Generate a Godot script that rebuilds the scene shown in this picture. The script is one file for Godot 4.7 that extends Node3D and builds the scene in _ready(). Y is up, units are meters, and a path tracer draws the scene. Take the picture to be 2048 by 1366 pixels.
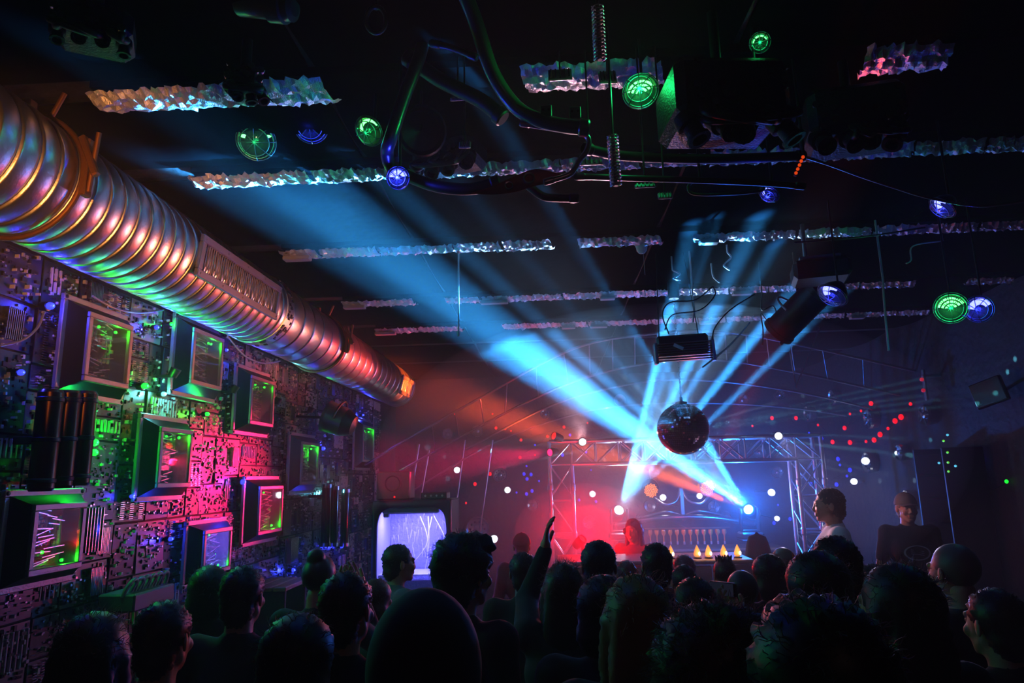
extends Node3D

# ---------------------------------------------------------------- mesh builders
class MB:
	var v := PackedVector3Array()
	var n := PackedVector3Array()
	var ix := PackedInt32Array()

	func quad(a: Vector3, b: Vector3, c: Vector3, d: Vector3) -> void:
		var nn := (c - a).cross(d - b).normalized()
		var k := v.size()
		for p in [a, b, c, d]:
			v.append(p)
			n.append(nn)
		for i in [0, 2, 1, 0, 3, 2]:
			ix.append(k + i)

	func tri(a: Vector3, b: Vector3, c: Vector3) -> void:
		var nn := (b - a).cross(c - a).normalized()
		var k := v.size()
		for p in [a, b, c]:
			v.append(p)
			n.append(nn)
		for i in [0, 2, 1]:
			ix.append(k + i)

	func box(at: Vector3, s: Vector3, bs := Basis.IDENTITY) -> void:
		var h := s * 0.5
		var x := bs.x * h.x
		var y := bs.y * h.y
		var z := bs.z * h.z
		quad(at - x - y + z, at + x - y + z, at + x + y + z, at - x + y + z)
		quad(at + x - y - z, at - x - y - z, at - x + y - z, at + x + y - z)
		quad(at + x - y + z, at + x - y - z, at + x + y - z, at + x + y + z)
		quad(at - x - y - z, at - x - y + z, at - x + y + z, at - x + y - z)
		quad(at - x + y + z, at + x + y + z, at + x + y - z, at - x + y - z)
		quad(at - x - y - z, at + x - y - z, at + x - y + z, at - x - y + z)

	func cbox(at: Vector3, s: Vector3, c: float, bs := Basis.IDENTITY) -> void:   # a box with chamfered edges
		var h := s * 0.5
		c = minf(c, minf(h.x, minf(h.y, h.z)) * 0.9)
		for ax in 3:
			var u := (ax + 1) % 3
			var w := (ax + 2) % 3
			for sg in [-1.0, 1.0]:
				var q := []
				for k in [[-1, -1], [1, -1], [1, 1], [-1, 1]]:
					var p := Vector3.ZERO
					p[ax] = sg * h[ax]
					p[u] = k[0] * (h[u] - c)
					p[w] = k[1] * (h[w] - c)
					q.append(at + bs * p)
				if sg > 0:
					quad(q[0], q[1], q[2], q[3])
				else:
					quad(q[3], q[2], q[1], q[0])
			for su in [-1.0, 1.0]:
				for sw in [-1.0, 1.0]:
					var q := []
					for k in [[-1.0, 0], [1.0, 0], [1.0, 1], [-1.0, 1]]:
						var p := Vector3.ZERO
						p[ax] = k[0] * (h[ax] - c)
						p[u] = su * (h[u] - (c if k[1] == 0 else 0.0))
						p[w] = sw * (h[w] - (0.0 if k[1] == 0 else c))
						q.append(at + bs * p)
					if su * sw < 0:
						quad(q[0], q[1], q[2], q[3])
					else:
						quad(q[3], q[2], q[1], q[0])
		for sx in [-1.0, 1.0]:
			for sy in [-1.0, 1.0]:
				for sz in [-1.0, 1.0]:
					var a := at + bs * Vector3(sx * h.x, sy * (h.y - c), sz * (h.z - c))
					var b := at + bs * Vector3(sx * (h.x - c), sy * h.y, sz * (h.z - c))
					var d := at + bs * Vector3(sx * (h.x - c), sy * (h.y - c), sz * h.z)
					if sx * sy * sz > 0:
						tri(a, b, d)
					else:
						tri(a, d, b)

	func grid(rows: Array, wrap := false) -> void:   # rows of points; outside is (next in row) x (next row)
		var k := v.size()
		var r := rows.size()
		var c: int = rows[0].size()
		var nn := PackedVector3Array()
		nn.resize(r * c)
		for i in r:
			v.append_array(rows[i])
		var cc := c if wrap else c - 1
		for i in r - 1:
			for j in cc:
				var j1 := (j + 1) % c
				var a := i * c + j
				var b := i * c + j1
				var e := (i + 1) * c + j1
				var d := (i + 1) * c + j
				var fn := (v[k + e] - v[k + a]).cross(v[k + d] - v[k + b])
				nn[a] += fn
				nn[b] += fn
				nn[e] += fn
				nn[d] += fn
				ix.append_array(PackedInt32Array([k + a, k + e, k + b, k + a, k + d, k + e]))
		for q in nn:
			n.append(q.normalized() if q.length_squared() > 1e-20 else Vector3.UP)

	func tube(path: PackedVector3Array, r, sides := 8, caps := true, closed := false) -> void:
		var m := path.size()
		var rows := []
		var u := Vector3.ZERO
		for i in m:
			var t := (path[mini(i + 1, m - 1)] - path[maxi(i - 1, 0)]).normalized()
			if closed and (i == 0 or i == m - 1):
				t = (path[1] - path[m - 2]).normalized()
			if i == 0:
				u = t.cross(Vector3.UP if absf(t.y) < 0.9 else Vector3.RIGHT).normalized()
			u = (u - t * u.dot(t)).normalized()
			var w := t.cross(u)
			var rr: float = r if r is float else r[i]
			var ring := PackedVector3Array()
			for j in sides:
				var a := TAU * j / sides
				ring.append(path[i] + (u * cos(a) + w * sin(a)) * rr)
			rows.append(ring)
		grid(rows, true)
		if caps and not closed:
			for j in range(1, sides - 1):
				tri(rows[0][0], rows[0][j + 1], rows[0][j])
				tri(rows[m - 1][0], rows[m - 1][j], rows[m - 1][j + 1])

	func lathe(xf: Transform3D, prof: PackedVector2Array, segs := 20, smooth := false) -> void:   # (radius, height), upwards on the outside
		if smooth:
			var rows := []
			for p in prof:
				var ring := PackedVector3Array()
				for j in segs:
					var a := TAU * j / segs
					ring.append(xf * Vector3(p.x * cos(a), p.y, -p.x * sin(a)))
				rows.append(ring)
			grid(rows, true)
		else:
			for i in prof.size() - 1:
				lathe(xf, PackedVector2Array([prof[i], prof[i + 1]]), segs, true)

	func ball(at: Vector3, r: Vector3, segs := 12, bs := Basis.IDENTITY) -> void:
		var prof := PackedVector2Array()
		var h := maxi(segs / 2, 4)
		for i in h + 1:
			var a := PI * i / h - PI / 2
			prof.append(Vector2(maxf(cos(a), 0.001), sin(a)))
		lathe(Transform3D(bs.scaled_local(r), at), prof, segs, true)

	func put(o: MB, xf: Transform3D) -> void:
		var k := v.size()
		for p in o.v:
			v.append(xf * p)
		var nb := xf.basis.inverse().transposed()
		for q in o.n:
			n.append((nb * q).normalized())
		for i in o.ix:
			ix.append(k + i)

	func mesh() -> ArrayMesh:
		var a := []
		a.resize(Mesh.ARRAY_MAX)
		a[Mesh.ARRAY_VERTEX] = v
		a[Mesh.ARRAY_NORMAL] = n
		a[Mesh.ARRAY_INDEX] = ix
		var am := ArrayMesh.new()
		am.add_surface_from_arrays(Mesh.PRIMITIVE_TRIANGLES, a)
		return am

# a signed distance field on a grid, meshed as surface nets
class Field:
	var lo: Vector3
	var h: float
	var nx: int
	var ny: int
	var nz: int
	var f := PackedFloat32Array()

	func _init(a: Vector3, b: Vector3, cell: float) -> void:
		lo = a
		h = cell
		nx = int((b.x - a.x) / cell) + 2
		ny = int((b.y - a.y) / cell) + 2
		nz = int((b.z - a.z) / cell) + 2
		f.resize(nx * ny * nz)
		f.fill(1.0)

	func span(a: Vector3, b: Vector3, m: float) -> Array:
		var p := (a.min(b) - Vector3.ONE * m - lo) / h
		var q := (a.max(b) + Vector3.ONE * m - lo) / h
		return [maxi(int(p.x), 0), mini(int(q.x) + 2, nx), maxi(int(p.y), 0), mini(int(q.y) + 2, ny), maxi(int(p.z), 0), mini(int(q.z) + 2, nz)]

	func cap(a: Vector3, b: Vector3, ra: float, rb: float, k := 0.02) -> void:
		var s := span(a, b, maxf(ra, rb) + k + h * 2)
		var ab := b - a
		var l2 := maxf(ab.length_squared(), 1e-9)
		for z in range(s[4], s[5]):
			for y in range(s[2], s[3]):
				var i: int = (z * ny + y) * nx
				for x in range(s[0], s[1]):
					var p := lo + Vector3(x, y, z) * h - a
					var t := clampf(p.dot(ab) / l2, 0.0, 1.0)
					var d := (p - ab * t).length() - lerpf(ra, rb, t)
					var e := f[i + x]
					var g := maxf(k - absf(d - e), 0.0)
					f[i + x] = minf(d, e) - g * g / (4.0 * k)

	func ell(c: Vector3, r: Vector3, k := 0.02, sub := false, bs := Basis.IDENTITY) -> void:
		var m := maxf(r.x, maxf(r.y, r.z)) + k + h * 2
		var s := span(c, c, m)
		var inv := bs.transposed()
		for z in range(s[4], s[5]):
			for y in range(s[2], s[3]):
				var i: int = (z * ny + y) * nx
				for x in range(s[0], s[1]):
					var p := inv * (lo + Vector3(x, y, z) * h - c)
					var k0 := (p / r).length()
					var k1 := maxf((p / (r * r)).length(), 1e-6)
					var d := k0 * (k0 - 1.0) / k1 if k0 > 0.05 else -minf(r.x, minf(r.y, r.z))
					var e := f[i + x]
					if sub:
						var g2 := maxf(k - absf(d + e), 0.0)
						f[i + x] = maxf(-d, e) + g2 * g2 / (4.0 * k)
					else:
						var g := maxf(k - absf(d - e), 0.0)
						f[i + x] = minf(d, e) - g * g / (4.0 * k)

	func cut(o: Vector3, nrm: Vector3) -> void:   # removes the side that nrm points to
		for z in nz:
			for y in ny:
				var i: int = (z * ny + y) * nx
				for x in nx:
					var d := (lo + Vector3(x, y, z) * h - o).dot(nrm)
					if d > f[i + x]:
						f[i + x] = d

	func into(m: MB, xf := Transform3D.IDENTITY) -> void:
		var at := {}
		var pts := PackedVector3Array()
		var nn := PackedVector3Array()
		var o := [0, 1, nx, nx + 1, nx * ny, nx * ny + 1, nx * ny + nx, nx * ny + nx + 1]
		for z in nz - 1:
			for y in ny - 1:
				var base: int = (z * ny + y) * nx
				for x in nx - 1:
					var i: int = base + x
					var inside := 0
					for q in o:
						if f[i + q] < 0.0:
							inside += 1
					if inside == 0 or inside == 8:
						continue
					var sum := Vector3.ZERO
					var cnt := 0
					for e in [[0, 1], [2, 3], [4, 5], [6, 7], [0, 2], [1, 3], [4, 6], [5, 7], [0, 4], [1, 5], [2, 6], [3, 7]]:
						var fa := f[i + o[e[0]]]
						var fb := f[i + o[e[1]]]
						if (fa < 0.0) != (fb < 0.0):
							var t := fa / (fa - fb)
							var pa := Vector3(e[0] & 1, (e[0] >> 1) & 1, e[0] >> 2)
							var pb := Vector3(e[1] & 1, (e[1] >> 1) & 1, e[1] >> 2)
							sum += pa.lerp(pb, t)
							cnt += 1
					at[i] = pts.size()
					pts.append(lo + (Vector3(x, y, z) + sum / cnt) * h)
					nn.append(Vector3(f[i + 1] - f[i] + f[i + o[7]] - f[i + o[6]], f[i + nx] - f[i] + f[i + o[7]] - f[i + o[5]], f[i + o[4]] - f[i] + f[i + o[7]] - f[i + o[3]]).normalized())
		var k := m.v.size()
		for p in pts:
			m.v.append(xf * p)
		for q in nn:
			m.n.append((xf.basis * q).normalized())
		var step := [1, nx, nx * ny]
		for i in at:
			for ax in 3:
				var j: int = i + step[ax]
				if j >= f.size() or (f[i] < 0.0) == (f[j] < 0.0):
					continue
				var su: int = step[(ax + 1) % 3]
				var sv: int = step[(ax + 2) % 3]
				if not (at.has(i - su) and at.has(i - sv) and at.has(i - su - sv)):
					continue
				var a: int = k + at[i]
				var b: int = k + at[i - su]
				var c: int = k + at[i - su - sv]
				var d: int = k + at[i - sv]
				if f[i] < 0.0:
					m.ix.append_array(PackedInt32Array([a, c, b, a, d, c]))
				else:
					m.ix.append_array(PackedInt32Array([a, b, c, a, c, d]))

# ---------------------------------------------------------------- naming and tagging
var taken := {}
var mats := {}
var rng := RandomNumberGenerator.new()
var eye: Transform3D
const F := 1365.0
const EYE_Y := 2.2
const CEIL := 3.85
const WALL := -2.7
const BACK := -11.8

func numbered(called: String) -> String:
	var k: int = taken.get(called, -1) + 1
	taken[called] = k
	return called if k == 0 else "%s_%03d" % [called, k]

func thing(called: String, label: String, category: String, at := Vector3.ZERO, bs := Basis.IDENTITY, group := "") -> Node3D:
	var o := Node3D.new()
	o.name = numbered(called)
	add_child(o)
	o.transform = Transform3D(bs, at)
	o.set_meta("label", label)
	o.set_meta("category", category)
	if group:
		o.set_meta("group", group)
	return o

func obj(called: String, m, material: Material, parent: Node = self) -> MeshInstance3D:
	var o := MeshInstance3D.new()
	o.name = numbered(called) if parent == self else called
	o.mesh = m.mesh() if m is MB else m
	o.material_override = material
	parent.add_child(o, true)
	return o

func stuff(o: Node) -> Node:
	o.set_meta("kind", "stuff")
	return o

func struct(called: String, m, material: Material) -> MeshInstance3D:
	var o := obj(called, m, material)
	o.set_meta("kind", "structure")
	return o

func copy(o: Node3D, label: String, at: Vector3, bs := Basis.IDENTITY, group := "") -> Node3D:
	var r: Node3D = o.duplicate()
	var plain := String(o.name).rstrip("0123456789").trim_suffix("_")
	r.name = numbered(plain)
	add_child(r)
	r.transform = Transform3D(bs, at)
	r.set_meta("label", label)
	if group:
		r.set_meta("group", group)
	return r

func mat(key: String, c := Color.GRAY, rough := 0.6, metal := 0.0, glow := 0.0) -> StandardMaterial3D:
	if mats.has(key):
		return mats[key]
	var m := StandardMaterial3D.new()
	m.resource_name = key
	m.albedo_color = c
	m.roughness = rough
	m.metallic = metal
	if glow > 0.0:
		m.emission_enabled = true
		m.emission = c
		m.emission_energy_multiplier = glow
	mats[key] = m
	return m

func noise_tex(fr: float, octs := 4, as_normal := false, bump := 4.0, sd := 1) -> NoiseTexture2D:
	var fn := FastNoiseLite.new()
	fn.seed = sd
	fn.frequency = fr
	fn.fractal_octaves = octs
	var t := NoiseTexture2D.new()
	t.width = 256
	t.height = 256
	t.seamless = true
	t.noise = fn
	t.as_normal_map = as_normal
	t.bump_strength = bump
	return t

func relief(m: StandardMaterial3D, fr := 0.03, scale := 3.0, strength := 4.0, sd := 1) -> StandardMaterial3D:
	m.normal_enabled = true
	m.normal_texture = noise_tex(fr, 4, true, strength, sd)
	m.uv1_triplanar = true
	m.uv1_scale = Vector3.ONE * scale
	return m

# where the line of sight through a pixel of the photograph meets a depth, a wall or a height
func ray(px: float, py: float) -> Vector3:
	return eye.basis * Vector3((px - 1024.0) / F, -(py - 683.0) / F, -1.0)

func P(px: float, py: float, depth: float) -> Vector3:
	var d := ray(px, py)
	return eye.origin + d * (depth / -d.z)

func on_x(px: float, py: float, x: float) -> Vector3:
	var d := ray(px, py)
	return eye.origin + d * ((x - eye.origin.x) / d.x)

func on_y(px: float, py: float, y: float) -> Vector3:
	var d := ray(px, py)
	return eye.origin + d * ((y - eye.origin.y) / d.y)

func facing(d: Vector3, up := Vector3.UP) -> Basis:   # y axis along d
	d = d.normalized()
	var x := (up if absf(d.dot(up)) < 0.95 else Vector3.RIGHT).cross(d).normalized()
	return Basis(x, d, x.cross(d))

func curve(pts: Array, steps := 6) -> PackedVector3Array:   # a smooth path through points
	var out := PackedVector3Array()
	var m := pts.size()
	for i in m - 1:
		var a: Vector3 = pts[maxi(i - 1, 0)]
		var b: Vector3 = pts[i]
		var c: Vector3 = pts[i + 1]
		var d: Vector3 = pts[mini(i + 2, m - 1)]
		for k in steps:
			out.append(b.cubic_interpolate(c, a, d, float(k) / steps))
	out.append(pts[m - 1])
	return out

func pix(list: Array, steps := 6) -> PackedVector3Array:   # (pixel x, pixel y, depth) points joined smoothly
	var pts := []
	for q in list:
		pts.append(P(q[0], q[1], q[2]))
	return curve(pts, steps)

func cord(list: Array, r: float, steps := 6, sides := 6) -> MB:
	var m := MB.new()
	m.tube(pix(list, steps), r, sides)
	return m

func arc(c: Vector3, u: Vector3, w: Vector3, a0: float, a1: float, steps := 16) -> PackedVector3Array:
	var out := PackedVector3Array()
	for i in steps + 1:
		var a := lerpf(a0, a1, float(i) / steps)
		out.append(c + u * cos(a) + w * sin(a))
	return out

func omni(called: String, at: Vector3, c: Color, e: float, size := 0.02, parent: Node = self) -> OmniLight3D:
	var l := OmniLight3D.new()
	l.name = called
	l.light_color = c
	l.light_energy = e
	l.light_size = size
	l.omni_range = 20.0
	l.omni_attenuation = 2.0
	l.shadow_enabled = true
	parent.add_child(l, true)
	l.global_position = at
	return l

func spot(called: String, at: Vector3, to: Vector3, c: Color, e: float, angle: float, soft := 0.3, size := 0.02) -> SpotLight3D:
	var l := SpotLight3D.new()
	l.name = called
	l.light_color = c
	l.light_energy = e
	l.light_size = size
	l.spot_range = 30.0
	l.spot_attenuation = 2.0
	l.spot_angle = angle
	l.spot_angle_attenuation = soft
	l.shadow_enabled = true
	add_child(l, true)
	var d := (to - at).normalized()
	l.look_at_from_position(at, to, Vector3.UP if absf(d.y) < 0.95 else Vector3.RIGHT)
	return l

func _ready() -> void:
	rng.seed = 20177
	var cam := Camera3D.new()
	cam.name = "camera"
	cam.fov = rad_to_deg(2.0 * atan(683.0 / F))
	eye = Transform3D(Basis.from_euler(Vector3(deg_to_rad(11.2), deg_to_rad(3.1), deg_to_rad(-1.3)), EULER_ORDER_YXZ), Vector3(0, EYE_Y, 0))
	cam.transform = eye
	cam.near = 0.05
	add_child(cam)
	var env := Environment.new()
	env.background_mode = Environment.BG_COLOR
	env.background_color = Color.BLACK
	env.tonemap_mode = Environment.TONE_MAPPER_LINEAR
	env.tonemap_exposure = 1.0
	env.sdfgi_enabled = true
	env.ssao_enabled = true
	env.ssil_enabled = true
	env.volumetric_fog_enabled = true
	env.volumetric_fog_density = 0.016
	env.volumetric_fog_albedo = Color(0.97, 0.97, 0.97)
	env.volumetric_fog_anisotropy = 0.0
	var we := WorldEnvironment.new()
	we.name = "world_environment"
	we.environment = env
	add_child(we)
	big_lights()
	room()
	duct()
	ceiling_strips()
	truss()
	mirror_ball()
	left_wall()
	cabinet()
	stage()
	back_decor()
	machinery()
	right_side()
	people()
	smoke()

# ---------------------------------------------------------------- the lamps of the show
const HEAD_Z := 9.7
func big_lights() -> void:
	var blue := Color(0.2, 0.64, 1.0)
	var L := P(1240, 1016, HEAD_Z)
	var R := P(1493, 1016, HEAD_Z)
	# gobo beams of the two moving heads: (pixel where the beam meets the ceiling, half angle, energy)
	for b in [[535, 396, 1.7, 8500.0], [585, 384, 1.3, 20000.0], [655, 372, 0.9, 19000.0], [760, 352, 0.6, 10000.0], [330, 190, 1.1, 2000.0], [860, 300, 0.5, 3000.0], [948, 130, 0.8, 13000.0]]:
		spot("beam_light", R, on_y(b[0], b[1], CEIL), blue, b[3] * 1.1, b[2], 0.7, 0.03)
	for b in [[1345, 600, 1.0, 9000.0], [1380, 470, 0.7, 12000.0], [1425, 450, 0.5, 10000.0], [1510, 450, 0.75, 16000.0], [1545, 500, 0.6, 12000.0], [1600, 560, 0.8, 18000.0], [1690, 580, 0.6, 12000.0]]:
		spot("beam_light", L, on_y(b[0], b[1], CEIL), blue, b[3] * 1.1, b[2], 0.7, 0.03)
	# what the two heads spill around their lenses
	omni("spill_light", L + Vector3(0.05, 0.06, 0.12), Color(0.8, 0.86, 1.0), 1.0, 0.05)
	omni("spill_light", R + Vector3(-0.05, 0.06, 0.12), Color(0.05, 0.44, 1.0), 6.5, 0.05)
	spot("amber_light", R, P(800, 750, 9.3), Color(1.0, 0.36, 0.04), 900.0, 4.5, 1.0, 0.03)
	# red wash from behind the desk
	var red := P(1165, 1078, 7.9) + Vector3(0.05, 0.07, 0.06)
	omni("red_wash_light", red, Color(1.0, 0.0, 0.06), 2.1, 0.05)
	# wide white cones close to the two heads
	spot("cone_light", L, on_y(1470, 520, CEIL), Color(0.6, 0.82, 1.0), 220.0, 6.5, 0.8, 0.04)
	spot("cone_light", R, P(1010, 500, 4.6), Color(0.5, 0.78, 1.0), 240.0, 5.5, 0.8, 0.04)
	# lamps on the truss that catch the two men and the edges of the crowd
	var w0 := P(1557, 872, TZ - 0.1)
	spot("white_light", w0 + (P(1690, 1040, 5.0) - w0).normalized() * 0.03, P(1690, 1040, 5.0), Color(0.86, 0.8, 1.0), 9.0, 9.0, 1.0, 0.05)
	w0 = P(1165, 884, TZ - 0.1)
	spot("white_light", w0 + (P(1180, 1150, 3.0) - w0).normalized() * 0.03, P(1230, 1150, 3.0), Color(1.0, 0.45, 0.55), 5.0, 18.0, 1.0, 0.05)
	spot("white_light", w0 + (P(1050, 290, 2.4) - w0).normalized() * 0.03, P(1050, 290, 2.4), Color(1.0, 0.74, 0.8), 45.0, 6.5, 1.0, 0.05)
	spot("white_light", w0 + (P(1650, 1015, 5.3) - w0).normalized() * 0.03, P(1650, 1015, 5.3), Color(1.0, 0.72, 0.8), 26.0, 4.5, 0.8, 0.05)
	# amber stage lamp that gilds the duct and one foil sheet
	w0 = P(1415, 976, 10.4) + Vector3(0, 0, 0.04)
	spot("amber_light", w0, Vector3(-2.0, 3.5, -4.6), Color(1.0, 0.5, 0.16), 110.0, 9.0, 1.0, 0.09)
	spot("amber_light", w0, on_y(1768, 78, CEIL - 0.03), Color(1.0, 0.25, 0.03), 160.0, 1.6, 0.8, 0.05)
	# dim service lamp behind the camera
	omni("service_light", Vector3(0.6, 3.2, 0.6), Color(1.0, 0.75, 0.75), 0.03, 0.05)
	# red lamp of the stage that catches the far part of the duct
	spot("red_lamp_light", P(1108, 872, TZ - 0.12) + Vector3(-0.03, 0.01, 0.02), Vector3(-2.1, 3.4, -7.0), Color(1.0, 0.26, 0.16), 26.0, 16.0, 1.0, 0.05)
	# magenta wash on the wall of circuit boards
	spot("magenta_light", P(1100, 905, TZ - 0.12) + Vector3(-0.03, -0.005, 0.02), on_x(450, 970, WALL), Color(1.0, 0.1, 0.34), 80.0, 10.0, 1.0, 0.05)
	# warm lamp outside the frame that catches the near part of the duct
	spot("warm_light", Vector3(-1.2, 2.7, -0.7), Vector3(-2.2, 3.5, -3.4), Color(1.0, 0.62, 0.3), 7.0, 21.0, 1.0, 0.05)

# banks of stage smoke: a wide one over the stage and a thicker pair round the performer
func smoke() -> void:
	for b in [[Vector3(1.0, 2.4, -7.9), Vector3(5.8, 3.0, 7.6), 0.05], [P(1150, 1055, 8.1), Vector3(2.9, 1.75, 2.2), 0.09], [P(1170, 1065, 8.0), Vector3(1.6, 1.1, 1.5), 0.3]]:
		var fog := FogVolume.new()
		fog.name = numbered("stage_smoke")
		fog.shape = RenderingServer.FOG_VOLUME_SHAPE_ELLIPSOID
		fog.size = b[1]
		fog.position = b[0]
		var m := FogMaterial.new()
		m.density = b[2]
		m.albedo = Color(0.97, 0.97, 0.97)
		fog.material = m
		add_child(fog)
		stuff(fog)

# ---------------------------------------------------------------- the room
func dull(m: StandardMaterial3D) -> StandardMaterial3D:
	m.metallic_specular = 0.0
	return m

func room() -> void:
	var dark := relief(mat("black_paint", Color(0.055, 0.06, 0.07), 0.75), 0.02, 1.5, 3.0)
	var navy := dull(relief(mat("navy_panel", Color(0.012, 0.013, 0.017), 1.0), 0.01, 0.8, 2.0))
	var b := MB.new()
	b.box(Vector3(0.8, -0.1, -5), Vector3(7.4, 0.2, 14))
	struct("floor", b, relief(mat("floor_paint", Color(0.06, 0.06, 0.065), 0.35), 0.03, 1.0, 2.0))
	b = MB.new()
	b.box(Vector3(0.8, CEIL + 0.16, -5), Vector3(7.4, 0.2, 14))
	var c := struct("ceiling", b, dark)
	var edges := [1.4, 0.2, -1.2, -2.62, -3.45, -4.72, -6.2, -7.42, -8.6, -10.0, BACK]
	for i in edges.size() - 1:
		for k in 4:
			var x0 := -2.7 + k * 1.75
			var z0: float = edges[i] - 0.09
			var z1: float = edges[i + 1] + 0.09
			var rows := []
			for a in 5:
				var row := PackedVector3Array()
				for d in 7:
					var t := d / 6.0
					row.append(Vector3(x0 + 0.015 + 1.72 * a / 4.0, CEIL + 0.05 - 0.035 * sin(PI * t) - 0.006 * sin(PI * a / 4.0), lerpf(z0, z1, t)))
				rows.append(row)
			var m := MB.new()
			m.grid(rows)
			m.box(Vector3(x0 + 0.875, CEIL + 0.056, (z0 + z1) / 2), Vector3(1.72, 0.01, z0 - z1))
			obj("ceiling_panel", m, navy, c)
	b = MB.new()
	b.box(Vector3(WALL - 0.1, 1.95, -5), Vector3(0.2, 4.1, 14))
	struct("wall_left", b, dark)
	b = MB.new()
	b.box(Vector3(4.4, 1.95, -5), Vector3(0.2, 4.1, 14))
	struct("wall_right", b, dark)
	b = MB.new()
	b.box(Vector3(0.85, 1.95, BACK - 0.1), Vector3(7.3, 4.1, 0.2))
	struct("wall_back", b, dark)
	b = MB.new()
	b.box(Vector3(0.85, 1.95, 1.6), Vector3(7.3, 4.1, 0.2))
	struct("wall_front", b, dark)

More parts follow.
